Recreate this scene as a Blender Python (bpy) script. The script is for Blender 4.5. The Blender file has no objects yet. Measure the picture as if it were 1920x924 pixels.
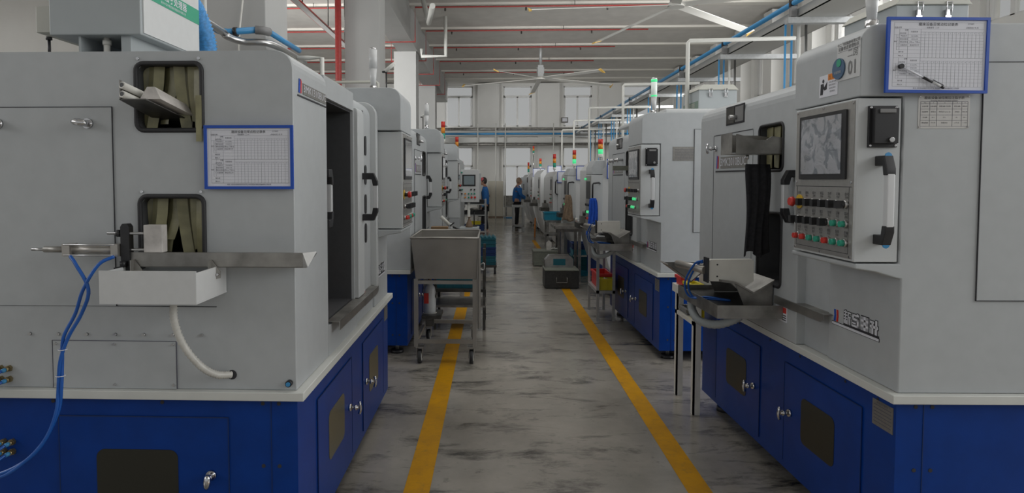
import bpy, bmesh, math, random
from math import pi, sin, cos, radians as R
from mathutils import Vector as V, Matrix, Quaternion
random.seed(7)
SC = bpy.context.scene; COL = SC.collection
# ------------------------------------------------------------------ camera (image taken as 1920 x 924)
FPX, YAW, PITCH = 1180.0, R(2.0), R(2.5)
cam = bpy.data.cameras.new('camera'); co = bpy.data.objects.new('camera', cam); COL.objects.link(co)
co.location = (0, 0, 1.65); co.rotation_euler = (pi/2 - PITCH, 0, YAW)
cam.sensor_fit = 'HORIZONTAL'; cam.sensor_width = 36; cam.lens = FPX/1920*36
cam.shift_x = (960 - 883.75)/1920; cam.shift_y = (388.52 - 462)/1920
cam.clip_end = 200; cam.clip_start = .05
SC.camera = co
# ------------------------------------------------------------------ sky, lights, exposure
w = bpy.data.worlds.new('sky'); SC.world = w; w.use_nodes = True
wb = w.node_tree.nodes['Background']; wb.inputs[0].default_value = (.97, .99, 1.0, 1); wb.inputs[1].default_value = .40
def area(name, loc, rot, sx, sy, power, col=(1, 1, 1)):
    l = bpy.data.lights.new(name, 'AREA'); l.shape = 'RECTANGLE'; l.size = sx; l.size_y = sy; l.energy = power; l.color = col
    o = bpy.data.objects.new(name, l); COL.objects.link(o); o.location = loc; o.rotation_euler = rot; return o
area('fill_light_left', (-9.8, 2.5, 4.4), (0, R(-90), 0), 2.4, 16, 320, (.99, .99, 1))  # added fill light out of view; the left wall has no windows
area('daylight_right_windows', (7.3, 1.0, 4.4), (0, R(90), 0), 2.4, 9, 300, (.98, .99, 1))
area('daylight_right_low_windows', (7.3, 5.0, 2.0), (0, R(90), 0), 2.2, 8, 230, (.98, .99, 1))
area('overhead_fill_light', (.4, 7.5, 5.9), (0, 0, 0), 3, 10, 130, (1, .99, .97))  # added overhead fill above the frame, no lamp fixtures modelled
def aim(o, target):
    if o.data.type == 'AREA': o.data.spread = R(95)
    o.rotation_euler = (V(target) - o.location).to_track_quat('-Z', 'Y').to_euler()
aim(area('back_wall_fill_left', (-7.6, 11, 3.4), (0, 0, 0), 6, 2.6, 260, (1, 1, .99)), (1.5, 29, 5.8))  # added fill facing away from the camera to brighten the far end
aim(area('back_wall_fill_right', (7.1, 11, 3.9), (0, 0, 0), 3, 2.6, 170, (1, 1, .99)), (-1, 29, 5.8))  # second added fill, brightens back wall and ceiling from the right
sl = bpy.data.lights.new('hazy_sun', 'SUN'); sl.energy = 5.5; sl.angle = R(70); sl.color = (1, .99, .97)
so_ = bpy.data.objects.new('hazy_sun', sl); COL.objects.link(so_); so_.location = (12, 20, 12); aim(so_, (12-.80, 20-.45, 12-.62))
SC.view_settings.view_transform = 'Standard'; SC.view_settings.look = 'None'
SC.view_settings.exposure = 0; SC.view_settings.gamma = 1; SC.view_settings.use_curve_mapping = False
# ------------------------------------------------------------------ materials
M = {}
def mat(n, c, rough=.5, metal=0, noise=0, nscale=30, bump=0, emis=None, spec=.5, trans=0, alpha=1, coat=0):
    m = bpy.data.materials.new(n); m.use_nodes = True; nt = m.node_tree; b = nt.nodes['Principled BSDF']
    b.inputs['Base Color'].default_value = (*c, 1); b.inputs['Roughness'].default_value = rough
    b.inputs['Metallic'].default_value = metal; b.inputs['Specular IOR Level'].default_value = spec
    if trans: b.inputs['Transmission Weight'].default_value = trans
    if alpha < 1: b.inputs['Alpha'].default_value = alpha
    if coat: b.inputs['Coat Weight'].default_value = coat
    if emis: b.inputs['Emission Color'].default_value = (*emis[0], 1); b.inputs['Emission Strength'].default_value = emis[1]
    if noise or bump:
        tc = nt.nodes.new('ShaderNodeTexCoord'); nz = nt.nodes.new('ShaderNodeTexNoise')
        nz.inputs['Scale'].default_value = nscale; nz.inputs['Detail'].default_value = 5
        nt.links.new(tc.outputs['Object'], nz.inputs['Vector'])
        if noise:
            mx = nt.nodes.new('ShaderNodeMix'); mx.data_type = 'RGBA'
            mx.inputs['A'].default_value = (*[v*(1-noise) for v in c], 1); mx.inputs['B'].default_value = (*[min(1, v*(1+noise)) for v in c], 1)
            cr = nt.nodes.new('ShaderNodeMapRange'); cr.inputs[1].default_value = .3; cr.inputs[2].default_value = .7
            nt.links.new(nz.outputs['Fac'], cr.inputs[0]); nt.links.new(cr.outputs[0], mx.inputs['Factor'])
            nt.links.new(mx.outputs['Result'], b.inputs['Base Color'])
        if bump:
            bp = nt.nodes.new('ShaderNodeBump'); bp.inputs['Strength'].default_value = bump; bp.inputs['Distance'].default_value = .01
            nt.links.new(nz.outputs['Fac'], bp.inputs['Height']); nt.links.new(bp.outputs[0], b.inputs['Normal'])
    M[n] = m; return m
mat('paint', (.435, .455, .465), .42, noise=.03, nscale=14, spec=.4)
mat('paint_warm', (.60, .61, .58), .45, noise=.03, nscale=9)
mat('paint_white', (.60, .61, .61), .4, noise=.02)
mat('paint_door', (.53, .55, .555), .4)
mat('blue', (.0006, .036, .225), .38, noise=.10, nscale=8, spec=.25)
mat('seam', (.03, .03, .035), .7)
mat('seam_blue', (.002, .02, .10), .6)
mat('inside', (.06, .062, .066), .6, noise=.06)
mat('black', (.018, .018, .020), .4)
mat('rubber', (.022, .022, .024), .6)
mat('steel', (.42, .415, .40), .36, 1, noise=.22, nscale=7, bump=.05)
mat('steel_dull', (.30, .29, .27), .42, .75, noise=.35, nscale=9, bump=.08)
mat('steel_dark', (.10, .097, .09), .45, .8, noise=.4, nscale=12)
mat('chrome', (.62, .62, .63), .14, 1)
mat('chrome_dull', (.5, .5, .5), .3, 1)
mat('panel_steel', (.42, .41, .39), .36, .7, noise=.06, nscale=40)
mat('acrylic', (.028, .027, .020), .35, spec=.3)
mat('acrylic_light', (.10, .095, .065), .3, spec=.3)
mat('strip', (.24, .225, .12), .35, noise=.3, nscale=12, spec=.6)
mat('brass', (.33, .27, .15), .4, .9)
mat('blue_hose', (.01, .10, .42), .35)
mat('blue_pipe', (.05, .26, .52), .3)
mat('blue_duct', (.05, .26, .58), .5, noise=.3, nscale=60)
mat('drain_hose', (.55, .54, .50), .35, noise=.1)
mat('plastic_white', (.68, .67, .62), .45, noise=.06, nscale=12)
mat('pale_metal', (.58, .55, .52), .4, noise=.25, nscale=14)
mat('paper', (.70, .71, .76), .5)
mat('board_blue', (.008, .07, .42), .4)
mat('ink', (.10, .10, .13), .6)
mat('ink_dark', (.03, .03, .035), .6)
mat('ink_light', (.42, .43, .48), .6)
mat('label_plate', (.48, .47, .45), .4, .3)
mat('plate_alu', (.30, .29, .27), .4, .7, noise=.1, nscale=80)
mat('red', (.55, .03, .02), .35)
mat('red_pipe', (.36, .045, .04), .45, noise=.15)
mat('green_btn', (.02, .30, .20), .3)
mat('green_lit', (.05, .6, .25), .3, emis=((.1, 1, .35), .45))
mat('green_band', (.04, .33, .20), .5)
mat('yellow', (.65, .42, .02), .4)
mat('orange', (.70, .22, .02), .4)
mat('amber', (.70, .25, .02), .3)
mat('lamp_white', (.75, .78, .76), .25, emis=((.8, 1, .88), .16))
mat('lamp_clear', (.60, .61, .61), .3)
mat('lcd', (.22, .27, .29), .25)
mat('badge', (.07, .13, .22), .5)
mat('grip_alu', (.66, .67, .68), .4, .25)
mat('ceiling', (.62, .60, .565), .9, noise=.06, nscale=3)
mat('beam', (.62, .60, .55), .8)
mat('wall', (.76, .755, .73), .85, noise=.02, nscale=2)
mat('column', (.40, .40, .39), .8, noise=.03, nscale=2)
mat('frame_white', (.74, .74, .73), .5)
mat('white_pipe', (.66, .66, .62), .5)
mat('tray_metal', (.42, .42, .40), .45, .5)
mat('galv', (.42, .43, .43), .45, .4, noise=.1)
mat('filter_grey', (.36, .39, .40), .5, noise=.04, nscale=5)
mat('filter_cream', (.50, .50, .45), .5)
mat('cloth_black', (.022, .022, .026), .95, noise=.3, nscale=60, bump=.2)
mat('cloth_brown', (.26, .19, .13), .95, noise=.25, nscale=30)
mat('cloth_blue', (.01, .08, .48), .9, noise=.15, nscale=30)
mat('crate_blue', (.005, .035, .15), .5)
mat('crate_cyan', (.01, .22, .34), .45)
mat('crate_teal', (.01, .12, .16), .5)
mat('crate_red', (.62, .03, .03), .4)
mat('crate_yellow', (.62, .52, .02), .4)
mat('parts', (.20, .20, .21), .35, .8, noise=.4)
mat('box_green', (.16, .17, .14), .5, noise=.15)
mat('box_black', (.03, .03, .03), .5, noise=.3)
mat('cream_metal', (.55, .52, .44), .5, noise=.04)
mat('cardboard', (.30, .19, .10), .8)
mat('skin', (.45, .25, .17), .6)
mat('hair', (.015, .012, .012), .6)
mat('jacket', (.02, .14, .42), .8, noise=.15)
mat('trousers', (.02, .02, .025), .85)
mat('apron', (.16, .15, .15), .85, noise=.6, nscale=60)
mat('shoe_pink', (.55, .40, .38), .6)
mat('cap_red', (.5, .08, .09), .7)
mat('fan_white', (.72, .71, .67), .4)
mat('fan_tip', (.62, .40, .10), .5)
mat('concrete_pale', (.40, .39, .36), .8)
mat('coil_red', (.25, .03, .02), .4)
mat('grey_mid', (.20, .20, .20), .5)
mat('flask', (.22, .15, .10), .5)
mat('cart_steel', (.31, .295, .27), .42, .65, noise=.16, nscale=3)
mat('green_dull', (.17, .23, .19), .6)
mat('cylinder_body', (.42, .40, .37), .35, .7)
# acrylic film on the control screen: crinkled reflective foil
def film():
    m = mat('film', (.16, .17, .19), .12, .2, coat=1); nt = m.node_tree; b = nt.nodes['Principled BSDF']
    tc = nt.nodes.new('ShaderNodeTexCoord'); nz = nt.nodes.new('ShaderNodeTexNoise'); nz.inputs['Scale'].default_value = 11; nz.inputs['Detail'].default_value = 4; nz.inputs['Distortion'].default_value = 1.5
    mr = nt.nodes.new('ShaderNodeMapRange'); mr.inputs[1].default_value = .42; mr.inputs[2].default_value = .50
    mx = nt.nodes.new('ShaderNodeMix'); mx.data_type = 'RGBA'; mx.inputs['A'].default_value = (.20, .22, .25, 1); mx.inputs['B'].default_value = (.40, .41, .44, 1)
    nt.links.new(tc.outputs['Object'], nz.inputs['Vector']); nt.links.new(nz.outputs['Fac'], mr.inputs[0]); nt.links.new(mr.outputs[0], mx.inputs['Factor'])
    nt.links.new(mx.outputs['Result'], b.inputs['Base Color'])
    bp = nt.nodes.new('ShaderNodeBump'); bp.inputs['Strength'].default_value = .5; bp.inputs['Distance'].default_value = .01
    nt.links.new(nz.outputs['Fac'], bp.inputs['Height']); nt.links.new(bp.outputs[0], b.inputs['Normal'])
film()
def floor_mat():
    m = mat('floor', (.2, .19, .175), .3); nt = m.node_tree; b = nt.nodes['Principled BSDF']; L = nt.links
    tc = nt.nodes.new('ShaderNodeTexCoord')
    def nz(scale, det=6, rough=.6, dist=0, vec=None):
        n = nt.nodes.new('ShaderNodeTexNoise'); n.inputs['Scale'].default_value = scale; n.inputs['Detail'].default_value = det
        n.inputs['Roughness'].default_value = rough; n.inputs['Distortion'].default_value = dist; L.new(vec or tc.outputs['Object'], n.inputs['Vector']); return n.outputs['Fac']
    def rng(s, a, b_, c=0, d=1):
        r = nt.nodes.new('ShaderNodeMapRange'); r.inputs[1].default_value = a; r.inputs[2].default_value = b_; r.inputs[3].default_value = c; r.inputs[4].default_value = d; L.new(s, r.inputs[0]); return r.outputs[0]
    def mix(f, a, b_):
        x = nt.nodes.new('ShaderNodeMix'); x.data_type = 'RGBA'
        if isinstance(f, float): x.inputs['Factor'].default_value = f
        else: L.new(f, x.inputs['Factor'])
        for k, v in (('A', a), ('B', b_)):
            if isinstance(v, tuple): x.inputs[k].default_value = (*v, 1)
            else: L.new(v, x.inputs[k])
        return x.outputs['Result']
    c = mix(rng(nz(.7, 8, .65), .3, .7), (.17, .158, .138), (.40, .37, .322))
    mp = nt.nodes.new('ShaderNodeMapping'); mp.inputs['Scale'].default_value = (.8, 2.2, 1); L.new(tc.outputs['Object'], mp.inputs['Vector'])
    c = mix(rng(nz(1.9, 9, .72, .4, mp.outputs[0]), .52, .66), c, (.055, .052, .046))
    c = mix(rng(nz(9, 6, .7), .60, .74, 0, .6), c, (.055, .05, .045))
    L.new(c, b.inputs['Base Color'])
    L.new(rng(nz(1.3, 7, .7), .3, .7, .12, .28), b.inputs['Roughness']); b.inputs['Specular IOR Level'].default_value = .8
    bp = nt.nodes.new('ShaderNodeBump'); bp.inputs['Strength'].default_value = .03; bp.inputs['Distance'].default_value = .005
    L.new(nz(6), bp.inputs['Height']); L.new(bp.outputs[0], b.inputs['Normal'])
    m2 = mat('line_yellow', (.6, .33, .01), .6, spec=.15); nt = m2.node_tree; b = nt.nodes['Principled BSDF']; L = nt.links
    tc = nt.nodes.new('ShaderNodeTexCoord')
    c = mix(rng(nz(2.2, 9, .75), .42, .72, 0, .85), (.52, .25, .002), (.30, .15, .015))
    c = mix(rng(nz(14, 6, .7), .56, .72, 0, .7), c, (.20, .13, .04))
    L.new(c, b.inputs['Base Color'])
floor_mat()
# ------------------------------------------------------------------ mesh builder
_txt = {}
def text_geo(s, bold=0):
    k = (s, bold)
    if k not in _txt:
        cu = bpy.data.curves.new('t', 'FONT'); cu.body = s; cu.size = 1; cu.resolution_u = 2; cu.align_x = 'CENTER'; cu.align_y = 'CENTER'; cu.offset = bold
        o = bpy.data.objects.new('t', cu); me = o.to_mesh()
        _txt[k] = ([tuple(v.co) for v in me.vertices], [tuple(p.vertices) for p in me.polygons])
        o.to_mesh_clear(); bpy.data.objects.remove(o); bpy.data.curves.remove(cu)
    return _txt[k]
def rrect(u0, u1, v0, v1, r, n=5):
    p = []
    for cu, cv, a in ((u1-r, v1-r, 0), (u0+r, v1-r, 90), (u0+r, v0+r, 180), (u1-r, v0+r, 270)):
        for i in range(n+1):
            t = R(a + 90*i/n); p.append((cu + r*cos(t), cv + r*sin(t)))
    return p
class MB:
    def __init__(s): s.v = []; s.f = []; s.m = []; s.mats = []; s.sm = []
    def mi(s, m):
        if m not in s.mats: s.mats.append(m)
        return s.mats.index(m)
    def add(s, vs, fs, m, smooth=False):
        o = len(s.v); s.v += [tuple(v) for v in vs]; k = s.mi(m)
        for f in fs: s.f.append([i+o for i in f]); s.m.append(k); s.sm.append(smooth)
        return s
    def box(s, x0, x1, y0, y1, z0, z1, m):
        x0, x1 = sorted((x0, x1)); y0, y1 = sorted((y0, y1)); z0, z1 = sorted((z0, z1))
        vs = [(x, y, z) for x in (x0, x1) for y in (y0, y1) for z in (z0, z1)]
        return s.add(vs, [(0, 1, 3, 2), (4, 6, 7, 5), (0, 4, 5, 1), (2, 3, 7, 6), (0, 2, 6, 4), (1, 5, 7, 3)], m)
    def prism(s, poly, ax, a0, a1, m, smooth=False):
        n = len(poly)
        def p(u, v, a): return {'x': (a, u, v), 'y': (u, a, v), 'z': (u, v, a)}[ax]
        vs = [p(u, v, a0) for u, v in poly] + [p(u, v, a1) for u, v in poly]
        s.add(vs, [list(range(n)), list(range(2*n-1, n-1, -1))], m)
        o = len(s.v) - 2*n; k = s.mi(m)
        for i in range(n):
            j = (i+1) % n; s.f.append([o+i, o+j, o+n+j, o+n+i]); s.m.append(k); s.sm.append(smooth)
        return s
    def rbox(s, ax, u0, u1, v0, v1, a0, a1, r, m): return s.prism(rrect(u0, u1, v0, v1, r), ax, a0, a1, m)
    def cyl(s, p0, p1, r0, r1=None, n=14, m='steel', caps=True, smooth=True):
        r1 = r0 if r1 is None else r1; p0 = V(p0); p1 = V(p1); d = (p1-p0).normalized()
        a = d.orthogonal().normalized(); b = d.cross(a)
        vs = [p0 + (a*cos(2*pi*i/n) + b*sin(2*pi*i/n))*r0 for i in range(n)] + [p1 + (a*cos(2*pi*i/n) + b*sin(2*pi*i/n))*r1 for i in range(n)]
        s.add(vs, [(i, (i+1) % n, n+(i+1) % n, n+i) for i in range(n)], m, smooth)
        if caps:
            o = len(s.v) - 2*n; k = s.mi(m)
            s.f += [[o+i for i in range(n-1, -1, -1)], [o+n+i for i in range(n)]]; s.m += [k, k]; s.sm += [False, False]
        return s
    def tube(s, pts, r, m, n=8, closed=False, caps=True, rf=None):
        P = [V(p) for p in pts]; k = len(P); vs = []
        T = []
        for i in range(k):
            a = P[i-1] if (i or closed) else P[0]; b = P[(i+1) % k] if (i < k-1 or closed) else P[-1]
            T.append((b-a).normalized())
        a = T[0].orthogonal().normalized()
        for i in range(k):
            if i:
                q = T[i-1].rotation_difference(T[i]); a = q @ a
            a = (a - T[i]*a.dot(T[i])).normalized(); b = T[i].cross(a); rr = rf(i) if rf else r
            vs += [P[i] + (a*cos(2*pi*j/n) + b*sin(2*pi*j/n))*rr for j in range(n)]
        fs = []
        for i in range(k if closed else k-1):
            i2 = (i+1) % k
            fs += [(i*n+j, i*n+(j+1) % n, i2*n+(j+1) % n, i2*n+j) for j in range(n)]
        s.add(vs, fs, m, True)
        if caps and not closed:
            o = len(s.v) - k*n; q = s.mi(m)
            s.f += [[o+j for j in range(n-1, -1, -1)], [o+(k-1)*n+j for j in range(n)]]; s.m += [q, q]; s.sm += [False, False]
        return s
    def sphere(s, c, r, m, n=10, sc=(1, 1, 1)):
        vs = []; h = n//2+1
        for i in range(1, h):
            for j in range(n):
                t = pi*i/h; q = 2*pi*j/n; vs.append((c[0]+r*sc[0]*sin(t)*cos(q), c[1]+r*sc[1]*sin(t)*sin(q), c[2]+r*sc[2]*cos(t)))
        fs = [(i*n+j, (i+1)*n+j, (i+1)*n+(j+1) % n, i*n+(j+1) % n) for i in range(h-2) for j in range(n)]
        vs += [(c[0], c[1], c[2]+r*sc[2]), (c[0], c[1], c[2]-r*sc[2])]; a = len(vs)-2
        fs += [(a, j, (j+1) % n) for j in range(n)] + [(a+1, (h-2)*n+(j+1) % n, (h-2)*n+j) for j in range(n)]
        return s.add(vs, fs, m, True)
    def quad(s, p, q, r_, t, m): return s.add([p, q, r_, t], [(0, 1, 2, 3)], m)
    def text(s, t, c, right, up, size, m, off=.0012, sx=1, bold=0):
        vs, fs = text_geo(t, bold); c = V(c); r_ = V(right); u = V(up); n = r_.cross(u).normalized()
        return s.add([c + r_*(x*size*sx) + u*(y*size) + n*off for x, y, z in vs], fs, m)
    def build(s, name, parent=None, bevel=0, loc=None, seg=2, rec=True):
        me = bpy.data.meshes.new(name); me.from_pydata(s.v, [], s.f)
        for k in s.mats: me.materials.append(M[k])
        me.polygons.foreach_set('material_index', s.m); me.polygons.foreach_set('use_smooth', s.sm)
        if rec:
            bm = bmesh.new(); bm.from_mesh(me); closed = all(e.is_manifold for e in bm.edges)
            if closed: bmesh.ops.recalc_face_normals(bm, faces=bm.faces)
            bm.to_mesh(me); bm.free()
        o = bpy.data.objects.new(name, me); COL.objects.link(o)
        if parent: o.parent = parent
        if loc: o.location = loc
        if bevel:
            b = o.modifiers.new('bevel', 'BEVEL'); b.width = bevel; b.segments = seg; b.limit_method = 'ANGLE'; b.angle_limit = R(35)
            me.polygons.foreach_set('use_smooth', [True]*len(me.polygons))
            wn = o.modifiers.new('wn', 'WEIGHTED_NORMAL'); wn.keep_sharp = False
        return o
def thing(name, label, cat, loc=(0, 0, 0), rz=0, group=None):
    o = bpy.data.objects.new(name, None); COL.objects.link(o); o.location = loc; o.rotation_euler = (0, 0, rz)
    o.empty_display_size = .1; o['label'] = label; o['category'] = cat
    if group: o['group'] = group
    return o
def tag(o, label, cat, group=None, kind=None):
    o['label'] = label; o['category'] = cat
    if group: o['group'] = group
    if kind: o['kind'] = kind
    return o
def struct(o): o['kind'] = 'structure'; return o
def carve(o, cut):
    c = cut.build('cutter', o.parent); b = o.modifiers.new('b', 'BOOLEAN'); b.object = c; b.operation = 'DIFFERENCE'; b.solver = 'EXACT'; b.material_mode = 'TRANSFER'
    bpy.context.view_layer.update(); dg = bpy.context.evaluated_depsgraph_get()
    me = bpy.data.meshes.new_from_object(o.evaluated_get(dg)); o.modifiers.clear(); o.data = me
    bpy.data.objects.remove(c); return o
def bez(p0, p1, p2, p3, n=14):
    p = [V(q) for q in (p0, p1, p2, p3)]; r = []
    for i in range(n+1):
        t = i/n; u = 1-t; r.append(p[0]*u**3 + p[1]*3*u*u*t + p[2]*3*u*t*t + p[3]*t**3)
    return r
def smoothpath(pts, n=6):
    P = [V(p) for p in pts]; P = [P[0]*2-P[1]] + P + [P[-1]*2-P[-2]]; out = []
    for i in range(1, len(P)-2):
        for k in range(n):
            t = k/n; a, b, c, d = P[i-1], P[i], P[i+1], P[i+2]
            out.append(.5*((2*b) + (c-a)*t + (2*a-5*b+4*c-d)*t*t + (3*b-a-3*c+d)*t**3))
    out.append(P[-2]); return out
# ------------------------------------------------------------------ the hall
YB = 29.0; XL, XR = -10.0, 7.4; ZC = 6.25
fl = MB().quad((-12, -8, 0), (10, -8, 0), (10, YB+.5, 0), (-12, YB+.5, 0), 'floor').build('floor'); struct(fl)
for n, (xa, xb), (ya, yb) in (('painted_line', (-.473, -.335), (-2, 10.2)), ('painted_line', (1.03, 1.16), (-2, 9.6))):
    o = MB().box(xa, xb, ya, yb, .0005, .002, 'line_yellow').build(n)
    tag(o, 'yellow painted aisle line on the floor, %s one' % ('left' if xa < 0 else 'right'), 'floor line', 'yellow aisle lines')
tag(MB().box(1.05, 1.15, 14.6, 17.2, .0005, .002, 'line_yellow').build('painted_line'), 'short faded leftover of the yellow line beyond the metal boxes', 'floor line', 'yellow aisle lines')
struct(MB().box(-12, 10, -6, YB+.3, 6.06, 6.26, 'ceiling').build('ceiling'))
# beams along X
bys = [-3, 0, 3, 6, 8.7, 11.2, 13.7, 16.0, 18.5, 20.8, 23.2, 25.6, 27.6]
for i, y in enumerate(bys):
    struct(MB().box(-11, 9, y-.14, y+.14, 6.0, 6.06, 'beam').build('trim_%d' % (i+1)))
# girders along Y over the columns
for i, x in enumerate((-2.7,)):
    struct(MB().box(x+.05, x+.60, 4, YB, 5.2, 6.06, 'column').build('trim_%d' % (20+i)))
def column(i, x0, y0):
    struct(MB().box(x0, x0+.62, y0, y0+.6, 0, 5.2, 'column').build('column' if i == 0 else 'column.%03d' % i, bevel=.01))
for i, (x, y) in enumerate(((-2.64, 5.58), (-2.64, 11.2), (-2.76, 17.5), (-2.80, 23.7))): column(i, x, y)
# back wall with two rows of windows
def wall_with_windows(name, length, holes, place, zt=ZC):
    """wall in local (u,z) with rectangular holes, thickness .3 outward; place(u,t,z)->world"""
    us = sorted({0, length} | {h[0] for h in holes} | {h[1] for h in holes}); zs = sorted({0, zt} | {h[2] for h in holes} | {h[3] for h in holes})
    mb = MB()
    for i in range(len(us)-1):
        for j in range(len(zs)-1):
            cu, cz = (us[i]+us[i+1])/2, (zs[j]+zs[j+1])/2
            if any(h[0] < cu < h[1] and h[2] < cz < h[3] for h in holes): continue
            a = place(us[i], 0, zs[j]); b = place(us[i+1], .3, zs[j+1])
            mb.box(a[0], b[0], a[1], b[1], a[2], b[2], 'wall')
    return struct(mb.build(name))
nwin = [0]
def window(u0, u1, z0, z1, place, transom=None):
    nwin[0] += 1; e = bpy.data.objects.new('window_%d' % nwin[0], None); COL.objects.link(e); struct(e)
    mb = MB(); t = .05
    def bx(a0, a1, b0, b1):
        p = place(a0, .10, b0); q = place(a1, .17, b1); mb.box(p[0], q[0], p[1], q[1], p[2], q[2], 'frame_white')
    bx(u0, u0+t, z0, z1); bx(u1-t, u1, z0, z1); bx(u0, u1, z0, z0+t); bx(u0, u1, z1-t, z1)
    top = z1
    if transom: bx(u0, u1, transom-.05, transom+.05); top = transom
    um = (u0+u1)/2; bx(um-.04, um+.04, z0, top); bx(u0+.06, u0+.10, z0, top); bx(u1-.1, u1-.06, z0, top)
    mb.build('window_frame', e)
    p = place(u0+.02, .13, z0+.02); q = place(u1-.02, .136, z1-.02)
    g = MB().box(p[0], q[0], p[1], q[1], p[2], q[2], 'glass'); g.build('pane', e)
mg = bpy.data.materials.new('glass'); mg.use_nodes = True; nt = mg.node_tree; nt.nodes.clear()
go = nt.nodes.new('ShaderNodeOutputMaterial'); mx = nt.nodes.new('ShaderNodeMixShader'); mx.inputs[0].default_value = .03
tr = nt.nodes.new('ShaderNodeBsdfTransparent'); tr.inputs[0].default_value = (.95, .95, .945, 1); gl = nt.nodes.new('ShaderNodeBsdfGlossy'); gl.inputs['Roughness'].default_value = .5
nt.links.new(tr.outputs[0], mx.inputs[1]); nt.links.new(gl.outputs[0], mx.inputs[2]); nt.links.new(mx.outputs[0], go.inputs[0]); M['glass'] = mg
pb = lambda u, t, z: (XL+u, YB+t, z)
bw = [x for x in (-9.75, -7.0, -4.3, -2.23, .46, 3.2, 5.85)]
holes = []
for x in bw: holes += [(x-XL, x-XL+1.28, 4.09, 5.92), (x-XL, x-XL+1.28, .55, 3.15)]
wall_with_windows('wall_back', XR-XL, holes, pb)
for h in holes: window(*h, pb, transom=5.46 if h[2] > 3 else 2.28)
pilx = [x-XL+1.28+.30 for x in bw[:-1]]
for i, x in enumerate((-8.15, -5.5, -.72, 2.0, 4.75)):
    struct(MB().box(x, x+.98, YB-.32, YB, 0, 6.0, 'wall').build('pilaster' if i == 0 else 'pilaster.%03d' % i))
struct(MB().box(XL, XR, YB-.34, YB-.005, 3.62, 4.02, 'wall').build('trim_30'))
pr_ = lambda u, t, z: (XR+t, -6+u, z)
holes = []
for y in (1.0, 3.0, 5.0, 7.0, 9.0, 11.2, 13.25, 15.25, 17.3, 19.35, 21.4, 23.45, 25.5): holes += [(y+6, y+6.97, 4.0, 5.5), (y+6, y+6.97, .8, 3.1)]
wall_with_windows('wall_right', 35.3, holes, pr_)
for h in holes: window(*h, pr_, transom=None)
for i, y in enumerate((6.2, 8.2, 10.3, 12.4, 14.45, 16.5, 18.5, 20.6, 22.6, 24.7)):
    struct(MB().box(XR-.3, XR, y, y+.5, 0, 6.0, 'wall').build('pilaster.%03d' % (i+10)))
struct(MB().box(XL-.3, XL, -6, YB, 0, ZC, 'wall').build('wall_left'))

# ------------------------------------------------------------------ grinder
def ctl_profile(x1=1.35):
    arc = [(-.105 - .075*cos(R(a)), 2.175 + .075*sin(R(a))) for a in range(0, 91, 15)]
    return [(x1, .81), (0, .81), (0, 1.262), (-.02, 1.266), (-.10, 1.29), (-.18, 1.302), (-.18, 1.322), (-.01, 1.322), (-.01, 1.972), (-.18, 1.972)] + arc + [(x1, 2.25)]
def shell_profile(xf=-.035, z0=.81, z1=2.155, r=.09, x1=1.35):
    arc = [(xf + r - r*cos(R(a)), z1 - r + r*sin(R(a))) for a in range(0, 91, 15)]
    return [(x1, z0), (xf, z0)] + arc + [(x1, z1)]
def rim(mb, fn, u0, u1, v0, v1, r=.03, t=.0085):
    mb.tube([fn(u, v) for u, v in rrect(u0, u1, v0, v1, r)], t, 'rubber', n=8, closed=True)
def chrome_knob(parent, p, d, name='knob'):
    """turn handle standing off a panel: p on the panel, d outward"""
    p = V(p); d = V(d); mb = MB()
    mb.cyl(p, p+d*.012, .019, m='chrome'); mb.cyl(p+d*.012, p+d*.052, .009, m='chrome_dull'); mb.cyl(p+d*.03, p+d*.042, .014, m='chrome')
    s = d.cross(V((0, 0, 1))).normalized()
    q = p+d*.055
    mb.tube([q-V((0, 0, 1))*.033, q-V((0, 0, 1))*.015+d*.006, q+d*.008, q+V((0, 0, 1))*.015+d*.006, q+V((0, 0, 1))*.033], .0085, 'chrome', n=8)
    return mb.build(name, parent)
def oval_knob(parent, p, d, name='latch', tilt=(0, 0, 1)):
    p = V(p); d = V(d); t = V(tilt).normalized(); mb = MB()
    mb.cyl(p, p+d*.012, .020, m='chrome'); mb.cyl(p+d*.012, p+d*.035, .012, m='chrome')
    q = p+d*.04
    mb.tube([q-t*.018-d*.004, q-t*.008, q+t*.01, q+t*.030, q+t*.042], .012, 'chrome', n=10, rf=lambda i: (.006, .013, .015, .013, .006)[i])
    return mb.build(name, parent)
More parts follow.
